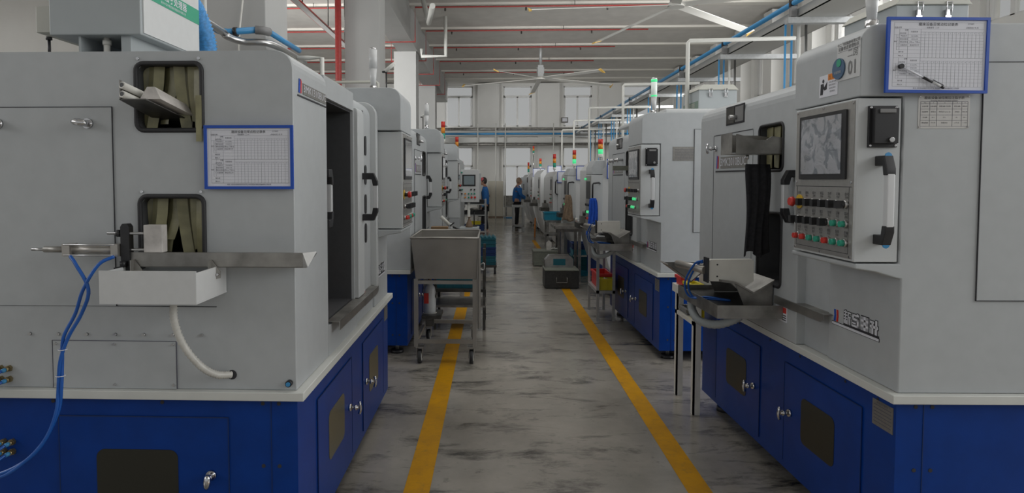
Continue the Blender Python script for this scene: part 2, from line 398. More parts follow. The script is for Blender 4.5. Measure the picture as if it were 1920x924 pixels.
def door_handle(parent, p0, p1, out, name='handle'):
    """grip bar: black end blocks and a bright square bar between; p0 top, p1 bottom on the surface, out = offset vector"""
    p0 = V(p0); p1 = V(p1); out = V(out); e = bpy.data.objects
    mb = MB(); up = (p0-p1).normalized(); s = out.normalized().cross(up)*.018; o2 = out; t = out.normalized()*.014
    def blk(p, dr):
        a = [p - up*dr*.0 + t*0, p + o2*.75, p + o2 - up*dr*.05]
        b = [p - up*dr*.038, p + o2*.62 - up*dr*.038, p + o2*.70 - up*dr*.075]
        tip = [p + o2*1.0 - up*dr*.075]
        poly = [a[0], a[1], a[2], tip[0], b[2], b[1], b[0]]
        n = len(poly); vs = [q+s for q in poly] + [q-s for q in poly]
        mb.add(vs, [list(range(n)), list(range(2*n-1, n-1, -1))] + [(i, (i+1) % n, n+(i+1) % n, n+i) for i in range(n)], 'black')
    a = p0+out*.85-up*.07; b = p1+out*.85+up*.07; q = out.normalized()*.013; s2 = s*.75
    vs = [a+q+s2, a+q-s2, a-q-s2, a-q+s2, b+q+s2, b+q-s2, b-q-s2, b-q+s2]
    ob = MB().add(vs, [(0, 1, 2, 3), (7, 6, 5, 4), (0, 4, 5, 1), (1, 5, 6, 2), (2, 6, 7, 3), (3, 7, 4, 0)], 'grip_alu').build(name, parent, bevel=.003)
    blk(p0, 1); mb.build('end_block', ob, bevel=.003); mb = MB(); blk(p1, -1); mb.build('end_block', ob, bevel=.003)
    return ob
AR, UP = (0, -1, 0), (0, 0, 1)          # reading direction on the aisle face
GLY = {'a': [(0, 4.8, 10, 11.2), (0, 4.8, 7.3, 8.5), (0, 4.8, 4.6, 5.8), (1.8, 3, 0, 12), (0, 1.2, 0, 3.6), (3.6, 4.8, 0, 3.6), (5.6, 6.9, 0, 11), (5.6, 10, 9.8, 11.2), (5.6, 10, 6.2, 7.5), (8, 9.3, 0, 7.5)],
       'b': [(0, 9.2, 9.6, 11.2), (6.4, 8.4, 11, 12), (0, 2.2, 6, 11.2), (0, 9.2, 5.8, 7.8), (6.6, 9.2, 0, 7.8), (0, 9.2, 0, 1.8), (0, 5, 2.6, 4.0)],
       'c': [(0, 3.6, 0, 12), (6.4, 10, 0, 12), (0, 10, 9.2, 12), (0, 10, 4.6, 7.4), (0, 10, 0, 2.8)],
       'd': [(2, 4.2, 0, 10.6), (0, 5, 9, 10.8), (0, 10, 5, 7.4), (6.6, 9, 0, 12)]}
def logo_small(parent, y, zb, x=0.0, s=1.0):
    """maker's mark: blue and red bars and four blocky outlined characters over a ruled line"""
    mb = MB()
    for c, dy in (('board_blue', .012), ('red', .032)):
        yy = y-dy*s; mb.prism([(yy, zb+.004), (yy-.013*s, zb+.004), (yy-.016*s, zb+.03*s), (yy-.013*s, zb+.058*s), (yy-.001*s, zb+.058*s), (yy-.004*s, zb+.03*s)], 'x', x-.002, x-.0002, c)
    for k, ch in enumerate('abcd'):
        y0 = y-.092*s-k*.0635*s; ux, uz = .0052*s, .0050*s
        for (a, b, c, d) in GLY[ch]:
            mb.box(x-.0010-.00004*k, x, y0-a*ux+.0035, y0-b*ux-.0035, zb+.010+c*uz-.0035, zb+.010+d*uz+.0035, 'ink_dark')
            mb.box(x-.0022, x-.001, y0-a*ux, y0-b*ux, zb+.010+c*uz, zb+.010+d*uz, 'paper')
    mb.box(x-.0009, x, y-.088*s, y-.342*s, zb+.0, zb+.010, 'ink_dark')
    mb.box(x-.0015, x, y+.004*s, y-.345*s, zb-.014, zb+.002, 'ink_dark'); mb.box(x-.0025, x, y+.001*s, y-.342*s, zb-.0115, zb-.001, 'paper')
    return mb.build('maker_logo', parent, rec=False)
def sign_plate(parent, text, y0, y1, z0, z1, x, right=AR):
    mb = MB(); h = z1-z0; w = abs(y1-y0)
    mb.box(x-.002, x+.001, y0-.08*w*0-(w*.17), y1, z0+h*.25, z1, 'plate_alu')
    ya = max(y0, y1)
    for c, dy in (('board_blue', .0), ('red', .018)): mb.prism([(ya-dy-.012, z0+h*.25), (ya-dy-.03, z0+h*.25), (ya-dy-.034, z1+.004), (ya-dy-.02, z1+.012)], 'x', x-.0025, x, c)
    mb.text(text, (x-.002, (y0+y1)/2-w*.08, z0+h*.63), AR, UP, h*.72, 'paper', sx=w*.78/(h*.72*len(text)*.56), bold=-.004)
    mb.box(x-.0025, x, min(y0, y1), ya, z0, z0+h*.10, 'ink_dark')
    return mb.build('model_plate', parent, rec=False)
def warn_sign(parent, y0, y1, z0, z1, x, kind='ban'):
    mb = MB(); mb.box(x-.0015, x+.001, y0, y1, z0, z1, 'paper')
    ya = max(y0, y1); w = abs(y1-y0); h = z1-z0; cy, cz = ya-w*.3, (z0+z1)/2
    if kind == 'ban':
        n = 20; ring = []
        vs = [(x-.0022, cy+r*cos(2*pi*i/n), cz+r*sin(2*pi*i/n)) for r in (w*.26, w*.20) for i in range(n)]
        mb.add(vs, [(i, (i+1) % n, n+(i+1) % n, n+i) for i in range(n)], 'red')
        mb.box(x-.002, x, cy-w*.06, cy+w*.06, cz-w*.14, cz+w*.14, 'ink_dark')
        mb.box(x-.002, x, ya-w*.60, ya-w*.95, z0+h*.55, z0+h*.9, 'red')
        for i in range(3): mb.box(x-.002, x, ya-w*.60, ya-w*.93, z0+h*(.1+.14*i), z0+h*(.16+.14*i), 'ink_dark')
    else:
        mb.box(x-.002, x, ya-w*.48, ya-w, z0+h*.72, z1, 'orange'); mb.text('⚠ 警告', (x-.002, ya-w*.74, z0+h*.86), AR, UP, h*.2, 'ink_dark')
        mb.sphere((x-.002, ya-w*.22, z0+h*.74), h*.09, 'ink_dark', 10, (.05, 1, 1))
        mb.prism([(ya-w*.06, z0+h*.12), (ya-w*.20, z0+h*.12), (ya-w*.24, z0+h*.40), (ya-w*.44, z0+h*.68), (ya-w*.42, z0+h*.34), (ya-w*.30, z0+h*.30), (ya-w*.24, z0+h*.62), (ya-w*.08, z0+h*.62)], 'x', x-.0022, x, 'ink_dark')
        for i, t in enumerate(('为防止意外伤害', '请勿打开防护门', '操作前请阅读', '使用说明书')): mb.text(t, (x-.002, ya-w*.74, z0+h*(.62-.14*i)), AR, UP, h*.085, 'ink_dark')
    return mb.build('warning_sign', parent, rec=False)
def button(parent, kind, y, z, x):
    mb = MB()
    if kind in ('green', 'red', 'lit'):
        mb.cyl((x, y, z), (x-.012, y, z), .0165, m='chrome_dull'); mb.cyl((x-.010, y, z), (x-.028, y, z), .0135, .012, m={'green': 'green_btn', 'red': 'red', 'lit': 'green_lit'}[kind])
        mb.build('push_button', parent)
    elif kind == 'sel':
        mb.cyl((x, y, z), (x-.014, y, z), .0165, m='chrome_dull'); mb.cyl((x-.010, y, z), (x-.024, y, z), .0135, m='black')
        mb.box(x-.046, x-.02, y-.011, y+.011, z-.0155, z+.0155, 'black'); mb.build('selector_knob', parent)
    elif kind == 'stop':
        mb.cyl((x, y, z), (x-.004, y, z), .032, m='yellow'); mb.cyl((x, y, z), (x-.03, y, z), .013, m='black')
        mb.cyl((x-.026, y, z), (x-.034, y, z), .017, .023, m='red'); mb.cyl((x-.034, y, z), (x-.048, y, z), .023, .018, m='red', n=18); mb.build('emergency_stop', parent)
def control_box(parent, detail, lit=False, back=False, side='slide'):
    """box let into the housing beside the aisle; x -.18..-.012, y 0..(.47), z 1.326..1.968"""
    y0, y1, xf = .004, .475, -.184
    e = MB(); e.box(xf, -.015, y0, y1, 1.328, 1.966, 'paint_door'); cb = e.build('control_box', parent, bevel=.004)
    MB().box(xf-.003, xf+.001, y0+.012, y1-.012, 1.338, 1.958, 'panel_steel').build('front_plate', cb)
    x = xf-.003
    s = MB()
    for z in (1.622,): s.box(x-.0006, x, y0+.02, y1-.02, z-.0012, z+.0012, 'seam')
    s.box(x-.0006, x, y0+.035, y0+.037, 1.355, 1.62, 'seam'); s.box(x-.0006, x, y0+.035, y1-.03, 1.355, 1.357, 'seam'); s.box(x-.0006, x, y1-.032, y1-.03, 1.355, 1.62, 'seam')
    for yy in (y0+.022, (y0+y1)/2, y1-.022):
        for z in (1.345, 1.952): s.cyl((x, yy, z), (x-.003, yy, z), .006, m='chrome', n=8)
    for yy in (y0+.022, y1-.022): s.cyl((x, yy, 1.64), (x-.003, yy, 1.64), .006, m='chrome', n=8)
    s.build('plate_trim', cb)
    sc = MB(); sc.rbox('x', y0+.055, y1-.055, 1.652, 1.930, x-.008, x, .006, 'black'); so = sc.build('screen_bezel', cb)
    sb = MB(); sb.box(x-.0105, x-.008, y0+.085, y1-.075, 1.675, 1.915, 'film'); sb.build('screen_film', so)
    rows = [(['stop'] + ['sel']*6, 1.552), (['sel']*5 + ['green']*2, 1.474), (['red', 'red', 'green', 'green', 'red', 'green', 'green'], 1.398)]
    if lit: rows = [(['stop'] + ['sel']*6, 1.552), (['sel']*4 + ['lit']*2, 1.474), (['red', 'green', 'sel', 'lit', 'lit'], 1.398)]
    cap = ['急停', '主轴 停止', '自动 手动', '砂轮 启动', '送料 停止', '磁力 退磁', '液压 停止']
    tx = MB()
    for kinds, z in rows:
        n = len(kinds)
        for i, k in enumerate(kinds):
            y = y1-.055 - i*(.365/6)
            if detail or k in ('lit', 'stop') or z > 1.4: button(cb, k, y, z, x)
            if detail > 1:
                tx.text(cap[(i+int(z*7)) % 7].split()[0], (x, y, z+.040), AR, UP, .014, 'ink_dark'); tx.text(cap[(i*3+1) % 7].split()[-1], (x, y, z+.027), AR, UP, .011, 'ink_dark')
    if detail > 1: tx.build('button_lettering', cb, rec=False)
    return cb
def flip_cover(cb):
    mb = MB(); mb.box(-.145, -.035, -.006, .004, 1.775, 1.935, 'black'); mb.box(-.135, -.045, -.03, -.006, 1.79, 1.925, 'black'); mb.box(-.12, -.06, -.036, -.03, 1.905, 1.92, 'grey_mid')
    for a in (-.138, -.042):
        for z in (1.782, 1.928): mb.cyl((a, -.006, z), (a, -.009, z), .005, m='chrome', n=8)
    mb.cyl((-.075, -.03, 1.803), (-.075, -.04, 1.803), .010, m='chrome_dull')
    o = mb.build('socket_cover', cb, bevel=.002)
    h = door_handle(cb, (-.095, .004, 1.742), (-.095, .004, 1.40), (0, -.075, 0))
    MB().cyl((-.095, -.048, 1.741), (-.095, -.052, 1.7415), .013, m='blue_pipe').cyl((-.095, -.048, 1.401), (-.095, -.052, 1.4005), .013, m='blue_pipe').build('blue_caps', h)
def signal_lamp(label, loc, h=.34, lit=False):
    t = thing('signal_lamp', label, 'signal lamp', loc, 0, 'column signal lamps')
    m = 'lamp_white' if lit else 'lamp_clear'
    MB().cyl((0, 0, 0), (0, 0, .05), .024, m='chrome').build('foot', t)
    MB().cyl((0, 0, .05), (0, 0, .17), .017, .027, m='lamp_clear', n=18).build('stem', t)
    MB().cyl((0, 0, .17), (0, 0, h), .028, m=m, n=18).cyl((0, 0, h), (0, 0, h+.012), .028, .02, m='chrome', n=18).build('light_tube', t)
    if lit: MB().cyl((0, 0, h-.03), (0, 0, h-.005), .0285, m='green_lit', n=18).cyl((0, 0, .175), (0, 0, .19), .0285, m='green_lit', n=18).build('green_band', t)
    return t
def tower(label, loc, h=.30, r=.024, lit=None, pole=.08):
    t = thing('signal_tower', label, 'signal tower', loc, 0, 'red amber green signal towers')
    MB().cyl((0, 0, 0), (0, 0, pole), r*.4, m='chrome_dull', n=8).build('pole', t); z = pole
    MB().cyl((0, 0, z), (0, 0, z+.05), r, m='white_pipe').build('holder', t); z += .05; s = (h-.06)/3
    for n, m in (('green_light', 'green_lit' if lit else 'green_btn'), ('amber_light', 'amber'), ('red_light', 'red')):
        MB().cyl((0, 0, z), (0, 0, z+s-.003), r, m=m).build(n, t); z += s
    return t
def filter_box(label, loc, rz, cream=False, w=.40, d=.50, h=.36):
    """oil mist box: x 0..w, y 0..d"""
    t = thing('mist_filter_box', label, 'filter box', loc, rz, 'filter boxes on the machines')
    MB().box(0, w, 0, d, .04, h, 'filter_grey').build('body', t, bevel=.006)
    ld = MB(); ld.prism([(-.012, h), (w+.012, h), (w-.04, h+.055), (.04, h+.055)], 'y', -.012, d+.012, 'filter_cream').build('lid', t, bevel=.003)
    MB().box(.03, w-.03, .03, d-.03, 0, .04, 'filter_grey').build('foot', t)
    for i in (.12, w-.12):
        for yy, s in ((0, -1),):
            m = MB(); m.box(i-.016, i+.016, -.012, 0, h-.075, h-.03, 'chrome'); m.tube([(i-.014, -.012, h-.06), (i-.014, -.02, h-.01), (i-.014, -.016, h+.012), (i+.014, -.016, h+.012), (i+.014, -.02, h-.01), (i+.014, -.012, h-.06)], .0035, 'chrome', n=6)
            m.build('latch', t)
    b = MB(); b.box(-.0015, .001, .01, d-.01, h-.19, h-.11, 'green_dull'); b.text('油雾处理器', (-.0015, d/2, h-.15), AR, UP, .055, 'filter_cream'); b.build('green_strip', t, rec=False)
    return t

def grinder(label, loc, rot, kind, detail=2, lit=False, model='3MK2010BUC', group=None, lip=True):
    L = 2.15
    g = thing('grinding_machine', label, 'grinding machine', loc, rot, group)
    b = MB(); b.box(0, 1.34, .005, L-.005, .10, .775, 'blue')
    b.box(.105, .108, .003, .006, .10, .775, 'seam_blue'); b.box(.105, .108, L-.006, L-.003, .10, .775, 'seam_blue')
    for x in (.075, .14, .55, 1.0):
        for z in (.755, .20, .50):
            if x > .2 and z < .7: continue
            b.cyl((x, .006, z), (x, .003, z), .008, m='seam', n=10); b.cyl((x, L-.006, z), (x, L-.003, z), .008, m='seam', n=10)
    for y in (.12, .35, .75, 1.08, 1.5, 1.95): b.cyl((.001, y, .745), (-.002, y, .745), .007, m='seam', n=8)
    bo = b.build('base', g, rec=False)
    for x in (.12, 1.2):
        for y in (.15, L-.15): MB().cyl((x, y, 0), (x, y, .03), .065, .06, m='black').cyl((x, y, .03), (x, y, .11), .018, m='steel_dull').build('levelling_foot', g)
    MB().box(-.035, 1.36, -.028, L+.028, .775, .81, 'paint_warm').build('base_trim', g, bevel=.003)
    for (ya, yb, wa, wb, yk, hinge) in ((.22, .90, .42, .72, .83, 0), (1.20, 1.87, 1.38, 1.69, 1.27, 1)):
        d = MB(); d.box(-.004, .001, ya, yb, .14, .672, 'blue').box(-.0055, -.0035, ya-.002, yb+.002, .672, .676, 'seam_blue').box(-.0055, -.0035, ya-.003, ya, .14, .672, 'seam_blue').box(-.0055, -.0035, yb, yb+.003, .14, .672, 'seam_blue')
        do = d.build('base_door', g)
        MB().rbox('x', wa, wb, .31, .545, -.006, -.003, .035, 'acrylic' if (kind != 'open') else 'acrylic_light').build('window', do)
        chrome_knob(do, (-.004, yk, .42), (-1, 0, 0))
    if detail:
        p = MB(); p.box(-.003, .001, .02, .15, .635, .742, 'plate_alu')
        for i in range(6): p.box(-.0036, -.003, .03, .14, .65+.014*i, .653+.014*i, 'ink')
        p.text('新乡日升数控', (-.003, .085, .732), AR, UP, .012, 'ink'); p.build('rating_plate', g)
    # control housing
    MB().prism(ctl_profile(), 'y', 0, .50, 'paint').build('control_housing', g, bevel=.006)
    cb = control_box(g, detail, lit)
    s = MB().prism(shell_profile(.012, z1=2.14), 'y', .50, 1.04 if kind == 'open' else .74, 'paint')
    pil = s.build('door_pillar', g, bevel=.004)
    sl = MB(); ys = .60 if kind != 'open' else .70
    for z in (1.32, 1.50, 1.68, 1.86): sl.rbox('x', ys, ys+.05, z-.06, z+.06, .006, .014, .022, 'black')
    sl.build('handle_slots', pil)
    if kind == 'open': MB().prism(shell_profile(-.028, .965, 2.15, .09, .2), 'y', .50, .56, 'paint_door').build('door_frame', g, bevel=.006)
    if lip:
        ya, yb = (.46, .95) if kind != 'open' else (.60, 1.62)
        q = MB(); zb = 1.02 if kind != 'open' else .965
        q.box(-.042, .02, ya, yb, zb, zb+.003, 'steel_dull'); q.prism([(ya, zb+.004), (yb, zb+.004), (yb, zb-.038), (ya+.03, zb-.038), (ya, zb-.02)], 'x', -.046, -.042, 'steel'); q.build('drip_lip', g)
    if detail:
        logo_small(g, .465, .995)
        warn_sign(g, .82, .945, .90, .985, -.037 if kind != 'open' else -.002)
    if kind == 'open':
        # near shell, opening with dark chamber, roof over it
        sh = MB().prism(shell_profile(-.0, z1=2.155, r=.07), 'y', 1.66, L, 'paint').build('loading_housing', g)
        cut = MB()
        for (xa, xb, za, zb) in ((.36, .627, 1.843, 2.109), (.36, .622, 1.33, 1.587)):
            cut.rbox('y', xa+.008, xb-.008, za+.008, zb-.008, L-.35, L+.1, .03, 'inside')
        carve(sh, cut)
        bv = sh.modifiers.new('bevel', 'BEVEL'); bv.width = .004; bv.limit_method = 'ANGLE'; bv.angle_limit = R(60)
        for (xa, xb, za, zb) in ((.36, .627, 1.843, 2.109), (.36, .622, 1.33, 1.587)):
            m = MB(); rim(m, lambda u, v: (u, L+.001, v), xa+.002, xb-.002, za+.002, zb-.002, .03, .0095); m.build('rubber_rim', g)
            for k in range(9):
                u = xa+.028+k*(xb-xa-.056)/8; lean = (.0, -.012, .006, -.028, .03, .02, .035, .045, .01)[k]; bot = za+.010 + (.0, .03, .015, .0, .07, .02, .0, .0, .04)[k]
                m = MB(); pts = []; yd = L-.030-.011*(k % 3); tw = (.004, -.003, .005, -.006, .002, .006, -.004, .003, -.005)[k]
                for j in range(5):
                    t = j/4; zz = zb-.010-(zb-.010-bot)*t; pts.append((u+lean*t*t, yd + .006*sin(j*.8+k), zz))
                vs = []
                for (a, bb, c) in pts: vs += [(a-.0195, bb+tw, c), (a+.0195, bb-tw, c), (a+.0195, bb-tw-.002, c), (a-.0195, bb+tw-.002, c)]
                fs = []
                for j in range(4):
                    for q in range(4): fs.append((j*4+q, j*4+(q+1) % 4, j*4+4+(q+1) % 4, j*4+4+q))
                fs += [(0, 1, 2, 3), (19, 18, 17, 16)]
                m.add(vs, fs, 'strip').build('curtain_strip', g)
            sc_ = MB()
            for xx in (xa+.012, xb-.012): sc_.cyl((xx, L, zb+.016), (xx, L+.006, zb+.016), .006, m='chrome', n=8)
            sc_.build('rim_screws', g)
        # chamber
        ch = MB(); ch.box(.012, 1.35, 1.04, 1.66, 2.04, 2.14, 'paint'); ch.box(-.0, 1.35, 1.04, 1.66, .81, .955, 'paint'); ch.box(.60, .64, 1.02, 1.68, .95, 2.06, 'inside')
        ch.box(.03, .60, 1.655, 1.662, .955, 2.04, 'inside'); ch.box(.03, .60, 1.036, 1.043, .955, 2.04, 'inside'); ch.box(.03, .6, 1.04, 1.66, .955, .97, 'inside'); ch.box(.03, .6, 1.04, 1.66, 2.03, 2.041, 'inside')
        ch.build('chamber', g)
        # door leaf pulled to the far side, standing proud with two grips
        dl = MB(); dl.prism([(.05, 2.06), (.05, .97), (-.012, .97), (-.012, 2.03), (-.008, 2.05), (.0, 2.06)], 'y', .87, 1.03, 'paint_door'); dlo = dl.build('sliding_door', g, bevel=.006)
        MB().box(-.006, .01, .855, .87, .98, 2.06, 'black').build('door_seal', dlo)
        door_handle(dlo, (-.012, .91, 1.69), (-.012, .91, 1.41), (-.09, 0, 0))
        dl = MB(); dl.box(.02, .045, 1.60, 1.652, .975, 2.03, 'paint_door'); dlo = dl.build('sliding_door', g, bevel=.005)
        door_handle(dlo, (.02, 1.615, 1.70), (.02, 1.615, 1.42), (-.0, -.085, 0))
        # workings seen inside
        it = MB(); it.rbox('x', 1.10, 1.40, 1.15, 1.88, .585, .60, .02, 'grey_mid'); it.box(.45, .58, 1.2, 1.45, .97, 1.16, 'steel_dark'); it.cyl((.52, 1.12, 1.25), (.52, 1.5, 1.25), .07, m='steel_dark'); it.box(.30, .42, 1.30, 1.5, .97, 1.22, 'grey_mid')
        it.cyl((.582, 1.15, 1.55), (.56, 1.15, 1.55), .02, m='chrome_dull')
        it.build('spindle_block', g)
        pn_ = MB().rbox('x', 1.13, 1.37, 1.18, 1.84, .572, .585, .015, 'inside').box(.568, .572, 1.15, 1.16, 1.2, 1.8, 'grey_mid'); pn_.cyl((.572, 1.20, 1.62), (.55, 1.20, 1.62), .022, m='black').cyl((.572, 1.20, 1.74), (.56, 1.20, 1.74), .008, m='chrome_dull', n=8).cyl((.572, 1.20, 1.30), (.56, 1.20, 1.30), .008, m='chrome_dull', n=8); pn_.build('inspection_cover', g)
        co_ = MB(); pts = []
        for i in range(150):
            a = i*.42; pts.append((.20+.05*cos(a), 1.16+.05*sin(a), 1.0+.0016*i))
        co_.tube(pts, .006, 'coil_red', n=5).build('coiled_hose', g)
        MB().tube(smoothpath([(.1, 1.5, 1.3), (.2, 1.42, 1.38), (.3, 1.3, 1.2), (.35, 1.25, 1.02)]), .012, 'black').build('hose', g)
        if detail: sign_plate(g, model, 2.10, 1.675, 1.985, 2.045, -.001)
    else:
        xf = -.035
        sh = MB().prism(shell_profile(xf), 'y', .735, L, 'paint').build('loading_housing', g)
        cut = MB()
        wins = ((.90, 1.19, 1.70, 1.955), (.90, 1.19, 1.07, 1.47))
        for (ya, yb, za, zb) in wins: cut.rbox('x', ya+.006, yb-.006, za+.006, zb-.006, xf-.1, xf+.30, .035, 'inside')
        carve(sh, cut)
        bv = sh.modifiers.new('bevel', 'BEVEL'); bv.width = .006; bv.segments = 2; bv.limit_method = 'ANGLE'; bv.angle_limit = R(60)
        for (ya, yb, za, zb) in wins:
            m = MB(); rim(m, lambda u, v: (xf-.001, u, v), ya, yb, za, zb, .035, .008); m.build('rubber_rim', g)
        for k in range(6):
            u = .935+k*.044; m = MB(); yy = u + (.008, -.012, .015, -.006, .01, 0)[k]
            m.prism([(u-.022, 1.945), (u+.022, 1.945), (yy+.02, 1.72), (yy-.02, 1.715)], 'x', xf+.03+.006*(k % 2), xf+.034+.006*(k % 2), 'strip').build('curtain_strip', g)
        # small electrical recess, shut door and knob
        m = MB(); m.box(xf-.003, xf+.002, 1.40, 1.68, 2.0, 2.118, 'seam'); m.box(xf-.006, xf, 1.41, 1.53, 2.012, 2.106, 'grey_mid'); m.box(xf-.006, xf, 1.545, 1.67, 2.01, 2.11, 'steel_dark'); m.cyl((xf, 1.51, 2.04), (xf-.05, 1.51, 2.04), .014, m='chrome_dull'); m.build('switch_recess', g)
        dn = MB(); dn.box(xf-.004, xf+.001, 1.27, 1.88, .98, 1.945, 'paint'); dn.box(xf-.0055, xf-.0035, 1.27, 1.88, 1.945, 1.950, 'seam'); dn.box(xf-.0055, xf-.0035, 1.88, 1.884, .98, 1.945, 'seam'); dd = dn.build('service_door', g)
        chrome_knob(dd, (xf-.004, 1.84, 1.86), (-1, 0, 0))
        if detail: sign_plate(g, model, 1.84, 1.34, 1.70, 1.80, xf-.0045)
        if detail > 1 or kind == 'shut2':
            door_handle(g, (xf+.04, .775, 1.70), (xf+.04, .775, 1.43), (-.105, 0, 0))
    # near end service door outline on the control side
    n = MB(); n.box(.29, 1.30, -.004, .001, 1.18, 2.10, 'paint'); n.box(.288, .2905, -.0055, 0, 1.178, 2.10, 'seam'); n.box(.288, 1.30, -.0055, 0, 2.10, 2.1025, 'seam'); n.box(.288, 1.30, -.0055, 0, 1.1775, 1.1797, 'seam'); n.build('end_door', g)
    return g, cb

TH = R(1.3)
def rloc(x, y): return x, y
# ---- right row
R1, cb1 = grinder('grey and blue grinding machine nearest on the right, with clamped check sheet and 01 sign', (1.592, 2.50, 0), TH, 'shut', 2, group='large grinding machines along the aisle')
flip_cover(cb1)
warn_sign(R1, .148, .285, 2.00, 2.092, -.181, 'read')
m = MB(); m.box(-.183, -.1805, -.0, .155, 2.05, 2.20, 'lamp_clear')
m.text('二房', (-.183, .045, 2.148), AR, UP, .036, 'grey_mid'); m.text('01', (-.183, .045, 2.09), AR, UP, .075, 'grey_mid', bold=.02, sx=.85)
m.text('十二飞机轴承有限公司', (-.183, .075, 2.193), AR, UP, .0155, 'ink_dark'); m.text('设备状态管理标示', (-.183, .075, 2.176), AR, UP, .0175, 'ink_dark'); m.box(-.1836, -.183, .0, .15, 2.1645, 2.1655, 'ink'); m.build('number_sign', R1, rec=False)
m = MB(); m.cyl((-.184, .135, 2.10), (-.190, .135, 2.10), .042, m='badge', n=28); m.cyl((-.190, .128, 2.122), (-.192, .128, 2.122), .016, m='green_band', n=14); m.text('设备管理', (-.191, .135, 2.085), AR, UP, .012, 'label_plate'); m.build('round_badge', R1, rec=False)
# oil plate on its near end
def oil_plate(parent, x0, x1, z0, z1, y=-.0015):
    mb = MB(); mb.box(x0, x1, y, .001, z0, z1, 'label_plate'); w = x1-x0; h = z1-z0; RT = (1, 0, 0)
    mb.text('磨床设备油位牌加注指示表', ((x0+x1)/2, y, z1-h*.09), RT, UP, h*.10, 'ink_dark'); mb.text('Grinding Machine Oil Level Indicator', ((x0+x1)/2, y, z1-h*.17), RT, UP, h*.055, 'ink_dark')
    def hl(z, a=.04, b=.96): mb.box(x0+w*a, x0+w*b, y-.0006, y, z0+h*z, z0+h*z+.0008, 'ink')
    def vl(u, a, b): mb.box(x0+w*u, x0+w*u+.0008, y-.0006, y, z0+h*a, z0+h*b, 'ink')
    for z in (.06, .24, .40, .58, .74, .80): hl(z)
    for u in (.04, .22, .36, .66, .84, .96): vl(u, .06, .80)
    for i, t in enumerate(('No.', '1', '2', '3', '4')): mb.text(t, (x0+w*(.13, .29, .51, .75, .90)[i], y, z0+h*.77), RT, UP, h*.05, 'ink_dark')
    cells = [('注油位置', '主轴油箱', '润滑油箱 冷却箱', '液压油箱', '磨削液'), ('油品牌号', '液压油', '导轨油 Vactra 2#', '主轴油', '乳化液'), ('注油量', '50 L', '2.5 L', '8 L', '200 L'), ('换油周期', '六个月', '按需加注', '三个月', '一个月')]
    for r_, row in enumerate(cells):
        for i, t in enumerate(row): mb.text(t, (x0+w*(.13, .29, .51, .75, .90)[i], y, z0+h*(.66-.165*r_)), RT, UP, h*.048, 'ink_dark')
    for a in (x0+.006, x1-.006):
        for z in (z0+.006, z1-.006): mb.cyl((a, y, z), (a, y-.003, z), .003, m='chrome', n=8)
    return mb.build('oil_level_plate', parent, rec=False)
oil_plate(R1, .045, .242, 1.848, 1.976)
